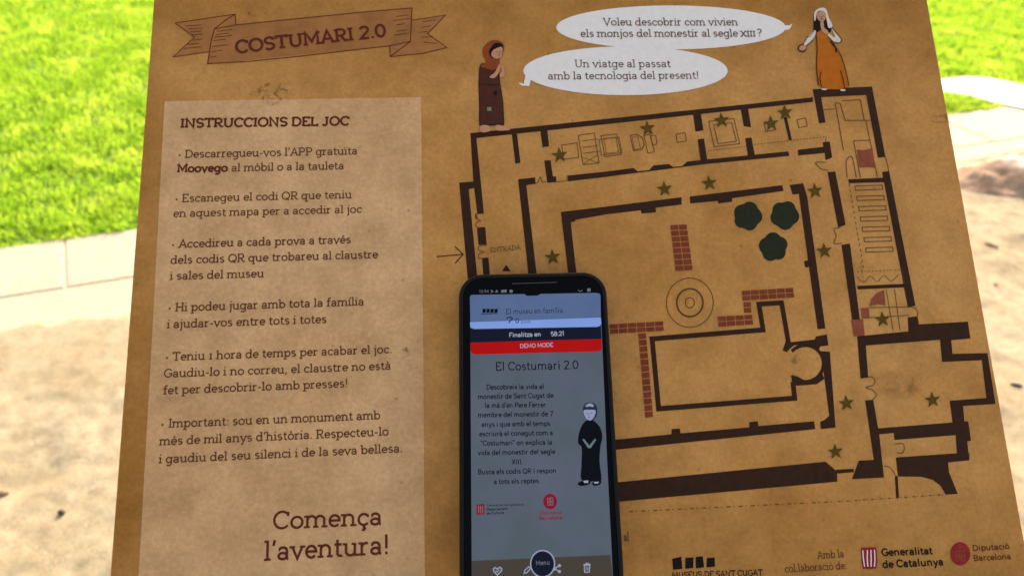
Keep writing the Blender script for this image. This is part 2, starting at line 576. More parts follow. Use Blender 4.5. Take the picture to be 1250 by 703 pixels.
PAPER = paper_mat('parchment_print', (0.485, 0.253, 0.080), (0.45, 0.222, 0.065), (0.37, 0.170, 0.040), (0.17, 0.075, 0.018, 0.7), None, (0.68, 0.62, 0.42))
PALE = paper_mat('pale_panel_print', (0.56, 0.345, 0.18), (0.54, 0.325, 0.165), (0.50, 0.29, 0.14), (0.23, 0.12, 0.05, 0.4))
M_TEXT = ink('brown_ink', (0.105, 0.034, 0.012))
M_RED = ink('dark_red_ink', (0.10, 0.018, 0.010))
M_WALL = ink('dark_brown_ink', (0.031, 0.0128, 0.0068), 0.2)
M_LINE = ink('thin_brown_ink', (0.09, 0.04, 0.018))
M_STAR = ink('olive_ink', (0.080, 0.048, 0.006))
M_BRICK = ink('brick_red_ink', (0.17, 0.035, 0.016))
M_TREE = ink('dark_green_ink', (0.016, 0.020, 0.011), 0.2)
M_PINK = ink('faded_red_ink', (0.21, 0.055, 0.032))
M_WHITE = ink('white_ink', (0.66, 0.635, 0.64), 0.05)
M_RIBBON = ink('ribbon_print', (0.29, 0.125, 0.040), 0.2, scale=60)
M_SKIN = ink('skin_print', (0.42, 0.21, 0.12), 0.1)
M_HABIT = ink('brown_habit_print', (0.060, 0.018, 0.012), 0.15)
M_COWL = ink('russet_cowl_print', (0.20, 0.045, 0.014), 0.15)
M_HAIR = ink('black_print', (0.007, 0.005, 0.004), 0.1)
M_DRESS = ink('orange_dress_print', (0.38, 0.105, 0.006), 0.12)
M_VEIL = ink('veil_print', (0.55, 0.50, 0.45), 0.06)
M_BLACK = ink('black_ink', (0.008, 0.006, 0.005), 0.1)
M_CREST = ink('crest_red_ink', (0.22, 0.018, 0.020))
M_GREYPATCH = ink('grey_patch_print', (0.16, 0.15, 0.085))

# ------------------------------------------------------------------ the setting
LA = rad(15.0)                              # direction of the lawn edge on the ground
LD = Vector((math.cos(LA), math.sin(LA)))
LN = Vector((-math.sin(LA), math.cos(LA)))
S_LAWN, S_JOINT, S_SAND = 2.539, 2.214, 2.05


def vnoise(x, y, scale, seed):
    r = np.random.default_rng(seed)
    t = r.random((256, 256))
    u, v = x * scale + 900.3, y * scale + 700.7
    i, j = np.floor(u).astype(int), np.floor(v).astype(int)
    fu, fv = u - i, v - j
    fu, fv = fu * fu * (3 - 2 * fu), fv * fv * (3 - 2 * fv)
    a, b = t[i % 256, j % 256], t[(i + 1) % 256, j % 256]
    c, d = t[i % 256, (j + 1) % 256], t[(i + 1) % 256, (j + 1) % 256]
    return (a * (1 - fu) + b * fu) * (1 - fv) + (c * (1 - fu) + d * fu) * fv - 0.5


def sstep(a, b, x):
    t = np.clip((x - a) / (b - a), 0, 1)
    return t * t * (3 - 2 * t)


MOUND = GROUND.at(1262, 212)


def sand_height(x, y):
    s = x * LN.x + y * LN.y
    h = 0.024 * vnoise(x, y, 2.1, 1) + 0.007 * vnoise(x, y, 9, 2) + 0.009 * vnoise(x, y, 24, 3) + 0.0075 * vnoise(x, y, 50, 4)
    g = vnoise(x, y, 6, 5)
    h = 0.7 * h - 0.008 * sstep(0.15, 0.40, g)                                 # scuffed hollows
    edge = S_SAND + 0.10 * vnoise(x, y, 5, 6) + 0.05 * vnoise(x, y, 16, 7)
    k = sstep(edge - 0.07, edge + 0.05, s)
    h = h * (1 - 0.85 * sstep(1.6, 2.05, s)) + 0.012
    return h * (1 - k) - 0.035 * k


def axis(lo, hi, step, far):
    a = list(np.arange(lo, hi + step / 2, step))
    d = step
    while a[-1] < far:
        d *= 1.25
        a.append(a[-1] + d)
    d = step
    while a[0] > -far:
        d *= 1.25
        a.insert(0, a[0] - d)
    return np.array(a)


gx, gy = axis(-2.0, 2.7, 0.012, 150), axis(0.55, 2.75, 0.012, 150)
X, Y = np.meshgrid(gx, gy)
fade = sstep(6.0, 3.5, np.hypot(X, Y - 1.5))
Z = sand_height(X, Y)
Z = Z * fade + (-0.035) * (1 - fade)
nx, ny = len(gx), len(gy)
gm = Mesh()
me = bpy.data.meshes.new('ground')
vv = np.stack([X.ravel(), Y.ravel(), Z.ravel()], 1)
ii = np.arange(nx * ny).reshape(ny, nx)
ff = np.stack([ii[:-1, :-1].ravel(), ii[:-1, 1:].ravel(), ii[1:, 1:].ravel(), ii[1:, :-1].ravel()], 1)
me.from_pydata(vv.tolist(), [], ff.tolist())
me.polygons.foreach_set('use_smooth', [True] * len(me.polygons))
ground = bpy.data.objects.new('ground', me)
COL.objects.link(ground)
ground['kind'] = 'structure'
m, nt, b = mat('sand')
co = node(nt, 'ShaderNodeTexCoord').outputs['Object']
na = noise(nt, co, 3.5, 6, 0.6, 0.5)
nb = noise(nt, co, 26, 6, 0.7, 0.3)
nc = noise(nt, co, 240, 4, 0.75)
c = ramp(nt, na.outputs[0], [(0.34, (0.335, 0.285, 0.19)), (0.5, (0.385, 0.34, 0.24)), (0.66, (0.425, 0.385, 0.285))]).outputs[0]
c = mix(nt, 0.9, c, ramp(nt, nb.outputs[0], [(0.30, (0.78, 0.75, 0.68)), (0.55, (1.02, 1.02, 1.02))]).outputs[0], 'MULTIPLY')
c = mix(nt, 0.9, c, ramp(nt, nc.outputs[0], [(0.32, (0.58, 0.53, 0.45)), (0.50, (1.0, 1.0, 1.0)), (0.75, (1.12, 1.12, 1.12))]).outputs[0], 'MULTIPLY')
nt.links.new(c, b.inputs['Base Color'])
b.inputs['Roughness'].default_value = 0.95
b.inputs['Specular IOR Level'].default_value = 0.1
bn = node(nt, 'ShaderNodeBump', Strength=1.0, Distance=0.006)
nt.links.new(nc.outputs[0], bn.inputs['Height'])
nt.links.new(bn.outputs[0], b.inputs['Normal'])
me.materials.append(m)


def slab_run(mb, s0, s1, t0, t1, length, z0, z1, gap, skew=0.0, first=0.0):
    """paving slabs between two lines parallel to the lawn edge"""
    t = first
    while t > t0:
        t -= length
    while t < t1:
        a, e = t + gap / 2, t + length - gap / 2
        q = []
        for s, u in ((s0 + gap / 2, a), (s0 + gap / 2, e), (s1 - gap / 2, e), (s1 - gap / 2, a)):
            p = LD * (u + skew * (s - s0)) + LN * s
            q.append(p)
        cen = sum(q, Vector((0, 0))) / 4
        top = [cen + (p - cen) * 0.992 for p in q]
        mb.extrude([[(p.x, p.y, z0) for p in q], [(p.x, p.y, z1 - 0.004) for p in q], [(p.x, p.y, z1) for p in top]])
        t += length


SLAB, nt, b = mat('paving_stone')
co = node(nt, 'ShaderNodeTexCoord').outputs['Object']
na = noise(nt, co, 2.2, 5, 0.6)
nb = noise(nt, co, 60, 5, 0.7)
c = ramp(nt, na.outputs[0], [(0.3, (0.34, 0.308, 0.235)), (0.7, (0.385, 0.352, 0.28))]).outputs[0]
c = mix(nt, 0.8, c, ramp(nt, nb.outputs[0], [(0.3, (0.78, 0.76, 0.72)), (0.6, (1.03, 1.03, 1.03))]).outputs[0], 'MULTIPLY')
nt.links.new(c, b.inputs['Base Color'])
b.inputs['Roughness'].default_value = 0.85
pm = Mesh()
slab_run(pm, S_JOINT, S_LAWN - 0.01, -12, 14, 1.25, -0.06, 0.004, 0.005, skew=-0.15, first=-0.70)
slab_run(pm, 1.72, S_JOINT, -12, 14, 1.25, -0.06, 0.002, 0.005, skew=-0.15, first=-0.05)
pm.poly([(p.x, p.y) for p in (LD * -12 + LN * 1.8, LD * 14 + LN * 1.8, LD * 14 + LN * (S_LAWN - 0.012), LD * -12 + LN * (S_LAWN - 0.012))], 0.0008)
pav = pm.build('pavement', SLAB)
pav['kind'] = 'structure'

# stepping path crossing the lawn on the right
SLAB2 = plain('white_path_stone', (0.56, 0.55, 0.52), 0.85, 0, 0.2, 40, 0.08)
pp = [GROUND.at(*q) for q in ((1090, 116), (1160, 116), (1225, 130), (1330, 152), (1420, 150), (1330, 122), (1250, 107), (1203, 97), (1177, 96), (1120, 103))]
pth = Mesh()
rev = pp if sum(a.x * c2.y - a.y * c2.x for a, c2 in zip(pp, pp[1:] + pp[:1])) > 0 else pp[::-1]
pth.extrude([[(p.x, p.y, -0.03) for p in rev], [(p.x, p.y, 0.012) for p in rev]])
path = pth.build('path', SLAB2)
path['kind'] = 'structure'

# lawn: turf sheet and blades
turf = Mesh()
q = [LD * -60 + LN * S_LAWN, LD * 60 + LN * S_LAWN, LD * 60 + LN * 90, LD * -60 + LN * 90]
turf.poly([(p.x, p.y) for p in q], -0.004)
TURF, nt, b = mat('turf')
co = node(nt, 'ShaderNodeTexCoord').outputs['Object']
n1 = noise(nt, co, 9, 5, 0.6)
nt.links.new(ramp(nt, n1.outputs[0], [(0.3, (0.07, 0.15, 0.012)), (0.7, (0.12, 0.21, 0.025))]).outputs[0], b.inputs['Base Color'])
b.inputs['Roughness'].default_value = 0.9
lawn = turf.build('lawn', TURF)
lawn['kind'] = 'structure'


def inside(px_, py_, poly):
    r = np.zeros(len(px_), bool)
    n = len(poly)
    for i in range(n):
        x1, y1 = poly[i]
        x2, y2 = poly[(i + 1) % n]
        c_ = ((y1 > py_) != (y2 > py_)) & (px_ < (x2 - x1) * (py_ - y1) / (y2 - y1 + 1e-12) + x1)
        r ^= c_
    return r


N = 520000
u = rng.random(N)
ss = S_LAWN - 0.012 + 5.2 * u ** 1.25
tt = rng.uniform(-4.2, 6.0, N)
bx, by = LD.x * tt + LN.x * ss, LD.y * tt + LN.y * ss
tuft = vnoise(bx, by, 11, 21) + 0.6 * vnoise(bx, by, 27, 22)
keep = (~inside(bx, by, [(p.x, p.y) for p in pp])) & (rng.random(N) < 0.8 + 0.6 * tuft)
bx, by, tuft, ss = bx[keep], by[keep], tuft[keep], ss[keep]
N = len(bx)
hh = (0.022 + 0.016 * rng.random(N)) * (1 + 0.45 * tuft) * np.where(ss < S_LAWN + 0.05, 0.7, 1)
ang = rng.uniform(0, 2 * math.pi, N)
la = rng.uniform(0, 2 * math.pi, N)
lean = hh * rng.uniform(0.2, 1.0, N)
w = rng.uniform(0.0022, 0.0042, N)
zb = np.full(N, -0.004)
P0 = np.stack([bx - w * np.cos(ang), by - w * np.sin(ang), zb], 1)
P1 = np.stack([bx + w * np.cos(ang), by + w * np.sin(ang), zb], 1)
mx, my = bx + 0.35 * lean * np.cos(la), by + 0.35 * lean * np.sin(la)
P2 = np.stack([mx + 0.8 * w * np.cos(ang), my + 0.8 * w * np.sin(ang), zb + hh * 0.62], 1)
P3 = np.stack([mx - 0.8 * w * np.cos(ang), my - 0.8 * w * np.sin(ang), zb + hh * 0.62], 1)
P4 = np.stack([bx + lean * np.cos(la), by + lean * np.sin(la), zb + hh], 1)
V = np.stack([P0, P1, P2, P3, P4], 1).reshape(-1, 3)
gme = bpy.data.meshes.new('grass')
gme.vertices.add(N * 5)
gme.vertices.foreach_set('co', V.ravel())
base = np.arange(N)[:, None] * 5
loops = np.concatenate([base + np.array([[0, 1, 2, 3]]), base + np.array([[3, 2, 4]])], 1).ravel()
gme.loops.add(N * 7)
gme.loops.foreach_set('vertex_index', loops)
gme.polygons.add(N * 2)
st = (np.arange(N)[:, None] * 7 + np.array([[0, 4]])).ravel()
gme.polygons.foreach_set('loop_start', st)
gme.polygons.foreach_set('loop_total', np.tile([4, 3], N))
gme.update()
gme.validate()
grass = bpy.data.objects.new('grass', gme)
COL.objects.link(grass)
grass['kind'] = 'stuff'
grass['label'] = 'bright green short lawn grass beyond the pale paving'
grass['category'] = 'grass'
m, nt, b = mat('grass_blade')
co = node(nt, 'ShaderNodeTexCoord').outputs['Object']
n1 = noise(nt, co, 5, 5, 0.65)
n2 = noise(nt, co, 38, 3, 0.6)
c = ramp(nt, n1.outputs[0], [(0.32, (0.135, 0.28, 0.024)), (0.5, (0.195, 0.345, 0.034)), (0.66, (0.30, 0.43, 0.075))]).outputs[0]
c = mix(nt, 0.7, c, ramp(nt, n2.outputs[0], [(0.32, (0.6, 0.75, 0.6)), (0.62, (1.15, 1.1, 1.1))]).outputs[0], 'MULTIPLY')
nt.nodes.remove(b)
df = node(nt, 'ShaderNodeBsdfDiffuse')
tr = node(nt, 'ShaderNodeBsdfTranslucent')
ms = node(nt, 'ShaderNodeMixShader')
ms.inputs[0].default_value = 0.5
nt.links.new(c, df.inputs[0])
c2 = mix(nt, 1.0, c, (2.2, 1.9, 1.3), 'MULTIPLY')
nt.links.new(c2, tr.inputs[0])
nt.links.new(df.outputs[0], ms.inputs[1])
nt.links.new(tr.outputs[0], ms.inputs[2])
nt.links.new(ms.outputs[0], nt.nodes['Material Output'].inputs[0])
gme.materials.append(m)

# low hump of bare earth on the right, lit from behind
hm = Mesh()
NU, NV = 70, 40
A0, A1 = GROUND.at(1155, 226), GROUND.at(1420, 205)
ax = (A1 - A0)
ln_ = ax.length
ax.normalize()
bxs = Vector((-ax.y, ax.x))
us = np.linspace(0, 1, NU)
vs = np.linspace(-1, 1, NV)
U, Vv = np.meshgrid(us, vs)
prof = np.clip(np.sin(np.pi * np.clip(U, 0, 1)) ** 0.6, 0, 1)
hgt = 0.105 * prof * np.clip(1 - np.abs(Vv) ** 1.6, 0, 1)
wd = 0.24
HX = A0.x + ax.x * ln_ * U + bxs.x * wd * Vv * (0.4 + 0.6 * prof)
HY = A0.y + ax.y * ln_ * U + bxs.y * wd * Vv * (0.4 + 0.6 * prof)
HZ = hgt * (1 + 0.5 * vnoise(HX, HY, 14, 31)) + 0.02 * vnoise(HX, HY, 30, 32) * prof + 0.010 * vnoise(HX, HY, 75, 33) * prof - 0.006
hm.v = np.stack([HX.ravel(), HY.ravel(), HZ.ravel()], 1).tolist()
idx = np.arange(NU * NV).reshape(NV, NU)
hm.f = np.stack([idx[:-1, :-1].ravel(), idx[:-1, 1:].ravel(), idx[1:, 1:].ravel(), idx[1:, :-1].ravel()], 1).tolist()
m, nt, b = mat('bare_earth')
co = node(nt, 'ShaderNodeTexCoord').outputs['Object']
n1 = noise(nt, co, 10, 6, 0.7, 0.6)
n2 = noise(nt, co, 90, 4, 0.7)
c = ramp(nt, n1.outputs[0], [(0.32, (0.20, 0.13, 0.085)), (0.5, (0.31, 0.205, 0.14)), (0.66, (0.40, 0.285, 0.20))]).outputs[0]
c = mix(nt, 0.8, c, ramp(nt, n2.outputs[0], [(0.3, (0.6, 0.6, 0.6)), (0.65, (1.1, 1.1, 1.1))]).outputs[0], 'MULTIPLY')
nt.links.new(c, b.inputs['Base Color'])
sz = node(nt, 'ShaderNodeSeparateXYZ')      # colour turns paler towards the crest
nt.links.new(co, sz.inputs[0])
c = mix(nt, ramp(nt, node_range(nt, sz.outputs[2], 0.070, 0.092), [(0, (0, 0, 0)), (1, (1, 1, 1))]).outputs[0], c, (0.50, 0.46, 0.39))
nt.links.new(c, b.inputs['Base Color'])
b.inputs['Roughness'].default_value = 0.95
hump = hm.build('earth_mound', m, smooth=True)
hump['kind'] = 'structure'


def ground_z(p):
    return float(sand_height(np.array([p.x]), np.array([p.y]))[0])


def stone(name, px_, py_, size, flat, mt, label, cat):
    p = GROUND.at(px_, py_)
    mb = Mesh()
    rr = random.Random(int(px_))
    rings, seg = 7, 12
    for i in range(rings + 1):
        th = math.pi * i / rings
        for j in range(seg):
            f = 2 * math.pi * j / seg
            k = size * (1 + 0.22 * (rr.random() - 0.5))
            mb.v.append((k * math.sin(th) * math.cos(f) * flat[0], k * math.sin(th) * math.sin(f) * flat[1], k * math.cos(th) * flat[2]))
    for i in range(rings):
        for j in range(seg):
            a, c_ = i * seg + j, i * seg + (j + 1) % seg
            mb.f.append((a, a + seg, c_ + seg, c_))
    o = mb.build(name, mt, None, Matrix.Translation((p.x, p.y, ground_z(p) + size * flat[2] * 0.5)) @ Matrix.Rotation(rr.random() * 3, 4, 'Z'), True)
    o['label'] = label
    o['category'] = cat
    return o


M_PEB = plain('dark_stone', (0.07, 0.055, 0.04), 0.8, 0, 0.5, 120, 0.5)
M_TWIG = plain('dry_wood', (0.16, 0.11, 0.07), 0.85, 0, 0.4, 120, 0.3)
stone('pebble', 78, 630, 0.0085, (1.0, 0.85, 0.8), M_PEB, 'small dark pebble lying alone on the sand left of the board', 'pebble')
stone('clod', 4, 602, 0.013, (1.0, 0.7, 0.5), plain('brown_clod', (0.22, 0.16, 0.10), 0.9, 0, 0.4, 90, 0.3), 'brown earth clod on the sand at the left picture edge', 'clod')
stone('twig', 1209, 303, 0.010, (2.2, 0.5, 0.45), M_TWIG, 'short brown twig on the sand by the right board edge below the mound', 'twig')
stone('pebble', 1214, 351, 0.005, (1.3, 0.8, 0.6), M_TWIG, 'tiny brown pebble on the sand right of the board', 'pebble')
stone('twig', 1238, 474, 0.0085, (1.8, 0.5, 0.5), M_PEB, 'dark twig on the sand near the lower right board edge', 'twig')


# ------------------------------------------------------------------ the information board
BX0, BX1, BY0, BY1, BT = -0.2019, 0.2642, -0.190, 0.2015, 0.008
base_xy = BOARD.m @ Vector((0.031, 0.0, -0.05))
BASE = Vector((base_xy.x, base_xy.y, 0.0))
board = bpy.data.objects.new('information_board', None)
COL.objects.link(board)
board.location = BASE
board['label'] = 'sloping brown parchment-style map board of a cloister game headed COSTUMARI 2.0'
board['category'] = 'sign'
TO_BOARD = Matrix.Translation(-BASE) @ BOARD.m


def bpart(mb, name, mt, parent=None, label=None):
    if parent is None:
        o = mb.build(name, mt, board, TO_BOARD)
    else:
        o = mb.build(name, mt, parent)
    if label:
        o['label'] = label
    return o


def P(layer):
    return Print(BOARD, layer)


# panel
mb = Mesh()
c0 = rounded(BX0, BY0, BX1, BY1, 0.004, 4)
c1 = rounded(BX0 + 0.0006, BY0 + 0.0006, BX1 - 0.0006, BY1 - 0.0006, 0.0036, 4)
mb.extrude([[(p.x, p.y, -BT) for p in c0], [(p.x, p.y, -0.0007) for p in c0], [(p.x, p.y, 0) for p in c1]])
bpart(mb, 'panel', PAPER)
# post and foot that carry it
M_STEEL = plain('dark_steel', (0.05, 0.045, 0.04), 0.45, 0.8, 0.05, 60, 0.2)
top_z = (BOARD.m @ Vector((0.031, -0.01, -BT))).z
pm = Mesh()
for dx in (-0.09, 0.09):
    pm.box((dx, 0.02, (top_z - 0.03) / 2), (0.045, 0.045, top_z - 0.03))
pm.build('post', M_STEEL, board)
pm = Mesh()
pm.box((0, 0.02, 0.006), (0.34, 0.26, 0.03))
pm.build('base_plate', M_STEEL, board)
pm = Mesh()
pm.box((0.031, -0.005, -BT - 0.0155), (0.36, 0.24, 0.03))
bpart(pm, 'bracket', M_STEEL)
# lip along the lower edge, on which the phone's foot rests
lip = Mesh()
lip.box((0.031, BY0 - 0.0065, 0.002), (BX1 - BX0, 0.012, 0.024))
bpart(lip, 'bottom_rail', M_STEEL)

# pale instruction panel
pan = bpart(P(1).area([(201, 124), (358, 121.5), (514, 119), (516.5, 400), (519, 760), (166, 760), (185.5, 415)]), 'instruction_panel', PALE)

M_STAIN, nt, b = mat('stain_print')
co = node(nt, 'ShaderNodeTexCoord').outputs['Object']
nz = noise(nt, co, 230, 6, 0.75, 0.8)
nt.links.new(ramp(nt, nz.outputs[0], [(0.46, (0.10, 0.055, 0.014)), (0.60, (0.30, 0.16, 0.05))]).outputs[0], b.inputs['Base Color'])
nt.links.new(ramp(nt, nz.outputs[0], [(0.38, (0.42, 0.42, 0.42)), (0.50, (0, 0, 0))]).outputs[0], b.inputs['Alpha'])
b.inputs['Specular IOR Level'].default_value = 0.07
for x, y, rx, ry, sd in ((332, 116, 26, 14, 1), (312, 17, 12, 4, 2), (495, 430, 9, 7, 7), (1150, 145, 26, 6, 11), (972, 437, 8, 7, 12)):
    q = random.Random(sd)
    bpart(P(1.5).area(smooth_loop([(x + rx * q.uniform(0.6, 1.2) * math.cos(rad(a)), y + ry * q.uniform(0.6, 1.2) * math.sin(rad(a))) for a in range(0, 360, 36)], 4)), 'stain', M_STAIN)

LINES = [
    ('I', 'INSTRUCCIONS DEL JOC', (263, 107), (869, 98), 33, 2.1, M_RED),
    ('I', '\u2022 Descarregueu-vos l\u2019APP gratuïta', (254, 215), (898, 202), 29, 1.3, M_TEXT),
    ('I', 'Moovego', (252, 266), (434, 263), 29, 2.2, M_RED),
    ('I', 'al mòbil o a la tauleta', (446, 263), (850, 255), 29, 1.3, M_TEXT),
    ('I', '\u2022 Escanegeu el codi QR que teniu', (243, 373), (878, 358), 29, 1.3, M_TEXT),
    ('I', 'en aquest mapa per a accedir al joc', (238, 426), (914, 410), 29, 1.3, M_TEXT),
    ('I', '\u2022 Accedireu a cada prova a través', (231, 536), (875, 519), 30, 1.4, M_TEXT),
    ('I', 'dels codis QR que trobareu al claustre', (228, 593), (972, 572), 30, 1.4, M_TEXT),
    ('I', 'i sales del museu', (226, 650), (564, 640), 30, 1.4, M_TEXT),
    ('J', '\u2022 Hi podeu jugar amb tota la família', (218, 119), (922, 96), 31, 1.4, M_TEXT),
    ('J', 'i ajudar-vos entre tots i totes', (215, 178), (788, 159), 31, 1.4, M_TEXT),
    ('J', '\u2022 Teniu \u00b9 hora de temps per acabar el joc.', (208, 295), (1022, 266), 31, 1.4, M_TEXT),
    ('J', 'Gaudiu-lo i no correu, el claustre no està', (204, 354), (1018, 325), 31, 1.4, M_TEXT),
    ('J', 'fet per descobrir-lo amb presses!', (202, 414), (864, 388), 31, 1.4, M_TEXT),
    ('J', '\u2022 Important: sou en un monument amb', (193, 534), (980, 502), 32, 1.4, M_TEXT),
    ('J', 'més de mil anys d\u2019història. Respecteu-lo', (188, 596), (1010, 560), 32, 1.4, M_TEXT),
    ('J', 'i gaudiu del seu silenci i de la seva bellesa.', (186, 660), (1060, 620), 32, 1.4, M_TEXT),
    ('K', 'Comença', (588, 250), (980, 233), 66, 1.35, M_RED),
    ('K', 'l\u2019aventura!', (558, 361), (1006, 336), 70, 1.35, M_RED),
]
for v, s, a, b_, cap, wt, mt in LINES:
    k = VIEW[v][2]
    bpart(P(2).text(s, ph(v, *a), ph(v, *b_), cap / k, wt), 'lettering', mt, pan)

# title ribbon
rib = bpart(P(1).area(pts('T', (48, 100), (303, 62), (305, 108), (1052, 36), (1052, 88), (1194, 66), (1118, 145), (1200, 204), (960, 242), (957, 196), (186, 272), (190, 222), (40, 243), (130, 160))), 'title_ribbon', M_RIBBON)
o1 = P(2)
o1.line(pts('T', (48, 100), (303, 62), (305, 108)), 0.9)
o1.line(pts('T', (48, 100), (130, 160), (40, 243), (190, 222)), 0.9)
o1.line(pts('T', (303, 62), (262, 88), (215, 125), (200, 180), (186, 272), (360, 262), (580, 240), (957, 196), (1045, 178)), 1.0)
o1.line(pts('T', (215, 125), (305, 108), (560, 82), (860, 52), (1052, 36), (1045, 178), (960, 242), (957, 196)), 1.0)
o1.line(pts('T', (1052, 88), (1194, 66), (1118, 145), (1200, 204), (1100, 228), (960, 242)), 0.9)
for a, e in (((90, 112), (160, 108)), ((100, 125), (166, 122)), ((112, 138), (160, 134)), ((120, 150), (165, 147)), ((125, 172), (165, 168)), ((100, 190), (150, 186)), ((85, 208), (160, 200)), ((225, 135), (290, 127)), ((222, 148), (276, 143)),
             ((215, 160), (290, 153)), ((212, 175), (262, 168)), ((205, 200), (270, 192)), ((200, 222), (250, 214)), ((196, 245), (226, 240)), ((985, 72), (1040, 66)), ((972, 90), (1046, 80)), ((985, 108), (1020, 103)),
             ((975, 152), (1040, 142)), ((985, 135), (1030, 130)), ((1095, 95), (1150, 86)), ((1090, 118), (1130, 112)), ((1080, 140), (1118, 136)), ((1090, 160), (1140, 158)), ((1100, 180), (1160, 186))):
    o1.line(pts('T', a, e), 0.7)
bpart(o1, 'outline', M_RED, rib)
bpart(P(3).text('COSTUMARI 2.0', ph('T', 304, 230), ph('T', 946, 157), 56 / 3.472, 1.85), 'lettering', M_RED, rib)

# speech bubbles
upper = ell(819, 34, 140, 26.8, 4, 356, 56)
upper += [(958, 37.5), (964, 36), (967.5, 29), (964, 31.5), (957, 31.5)]
sb = bpart(P(1).area(upper), 'speech_bubble', M_WHITE)
bpart(P(3).text('Voleu descobrir com vivien', (736.5, 32), (901, 31.9), 9.3, 1.1), 'lettering', M_TEXT, sb)
bpart(P(3).text('els monjos del monestir al segle', (708.5, 46), (901.2, 45.5), 9.3, 1.1).text('XIII', (904, 45.5), (922.6, 45.4), 7.0, 1.6).text('?', (924, 45.4), (931, 45.4), 9.3, 1.1), 'lettering', M_TEXT, sb)
lower = ell(763.5, 87, 124.7, 29.7, -158, 192, 56)
lower = lower + [(640, 99), (639.5, 103), (633, 101.2), (637, 105), (646, 105.4)]
sb = bpart(P(2).area(lower), 'speech_bubble', M_WHITE)
bpart(P(3).text('Un viatge al passat', (701.6, 83), (819, 82.8), 9.4, 1.1), 'lettering', M_TEXT, sb)
bpart(P(3).text('amb la tecnologia del present!', (668.8, 97.8), (853.6, 96.8), 9.4, 1.1), 'lettering', M_TEXT, sb)

# floor plan of the cloister
W = P(1)
for poly in (
    pts('A', (120, 80), 'B', (985, 75), (985, 97), 'A', (142, 102)),
    pts('A', (120, 80), (146, 100), (178, 422), (150, 425), (133, 290)),
    pts('A', (72, 292), (140, 287), (143, 314), (113, 320), (150, 700), (109, 704)),
    pts('A', (148, 487), (184, 483), (190, 557), (155, 560)),
    pts('A', (170, 618), (198, 615), (205, 700), (177, 702)),
    pts('A', (298, 85), (320, 83), (335, 207), (313, 211)),
    pts('A', (420, 68), (450, 65), (458, 137), (430, 140)),
    pts('A', (437, 198), (464, 196), (474, 266), (488, 266), (490, 290), (450, 293)),
    pts('A', (325, 278), (398, 270), (400, 297), (360, 303), (405, 690), (370, 692)),
    pts('A', (537, 262), 'B', (0, 428), (130, 411), (150, 427), (205, 421), (225, 399), (298, 392), (318, 406), (362, 402), (385, 381), (445, 374), (868, 332), (872, 354), (480, 392), (0, 453), 'A', (540, 287)),
    pts('B', (912, 325), 'C', (97, 273), (190, 262), (188, 246), (213, 243), (222, 300), (198, 310), (195, 284), (100, 293), 'B', (915, 350)),
    pts('B', (413, 148), (450, 144), (463, 232), (425, 238)),
    pts('B', (436, 275), (466, 271), (482, 378), (450, 382)),
    pts('B', (640, 125), (675, 121), (690, 218), (655, 212)),
    pts('B', (662, 270), (692, 266), (708, 350), (675, 357)),
    pts('B', (845, 170), (860, 168), (884, 276), (870, 280)),
    pts('C', (152, 57), (364, 47), (412, 298), (385, 301), (343, 77), (182, 85), (198, 175), (175, 178)),
    pts('C', (400, 352), (425, 348), 'F', (322, 125), (300, 128)),
    pts('C', (278, 378), (405, 372), (408, 388), (282, 392)),
    pts('C', (205, 352), (233, 350), (270, 540), (243, 550)),
    pts('C', (255, 612), (285, 607), 'F', (163, 163), (141, 165)),
    pts('F', (155, 68), (290, 62), (292, 72), (157, 78)),
    pts('F', (155, 212), (302, 198), (300, 158), (328, 155), (332, 178), (472, 170), (479, 218), (425, 223), (390, 222), (180, 238), (187, 330), (165, 333)),
    pts('F', (392, 220), (424, 220), (428, 262), (528, 260), (551, 405), (422, 413), (420, 396), (525, 388), (512, 280), (398, 285)),
    pts('F', (422, 410), (458, 410), (462, 455), (473, 455), (481, 510), (470, 512), (476, 566), (442, 568), (437, 494), (262, 508), (260, 488), (215, 492), (213, 475), (428, 458)),
    pts('F', (266, 558), (440, 546), (476, 546), (476, 566), (415, 572), (418, 600), (443, 662), (408, 664), (395, 640), (372, 622), (340, 613), (272, 612)),
    pts('F', (178, 395), (201, 393), (218, 490), (232, 615), (140, 620), (160, 567), (203, 565)),
    pts('F', (263, 612), (271, 611), (275, 672), (267, 674)),
    pts('F', (95, 593), (145, 590), (146, 600), (96, 604)),
    pts('E', (30, 564), 'F', (65, 570), (98, 598), (98, 627), 'E', (30, 628)),
    pts('A', (508, 418), 'B', (0, 595), (358, 550), (360, 585), (235, 600), (237, 622), (168, 628), (165, 612), (0, 632), 'A', (550, 455), (576, 690), (541, 690)),
    pts('A', (549, 452), (570, 449), (571, 458), (551, 462)),
    pts('B', (398, 547), (838, 493), (845, 520), (600, 555), (600, 572), (535, 580), (530, 568), (400, 580)),
    pts('C', (70, 398), (118, 392), 'D', (958, 0), (1045, 628), (1008, 632), (920, 0), 'C', (103, 430), (80, 432)),
    pts('D', (943, 308), (968, 302), (974, 335), (948, 338)),
    pts('E', (597, 103), (688, 93), (692, 83), (728, 76), (733, 112), (706, 116), (700, 132), (660, 108), (620, 112), (599, 130)),
    pts('E', (610, 212), (628, 213), (660, 230), (713, 205), (720, 222), (695, 240), (628, 245), (615, 240)),
    pts('E', (708, 131), (738, 133), (757, 383), (708, 388), (706, 364), (720, 358), (736, 344)),
    pts('E', (30, 423), (215, 405), (215, 388), (243, 386), (245, 402), (472, 382), (472, 365), (500, 362), (502, 378), (686, 362), (690, 388), (30, 456)),
):
    W.area(poly)
W.line(pts('E', (590, 132), 'D', (868, 690), (836, 506), (728, 513), (748, 635), (218, 678), 'E', (152, 96), (173, 321), (622, 286), (616, 232)), 6.0)
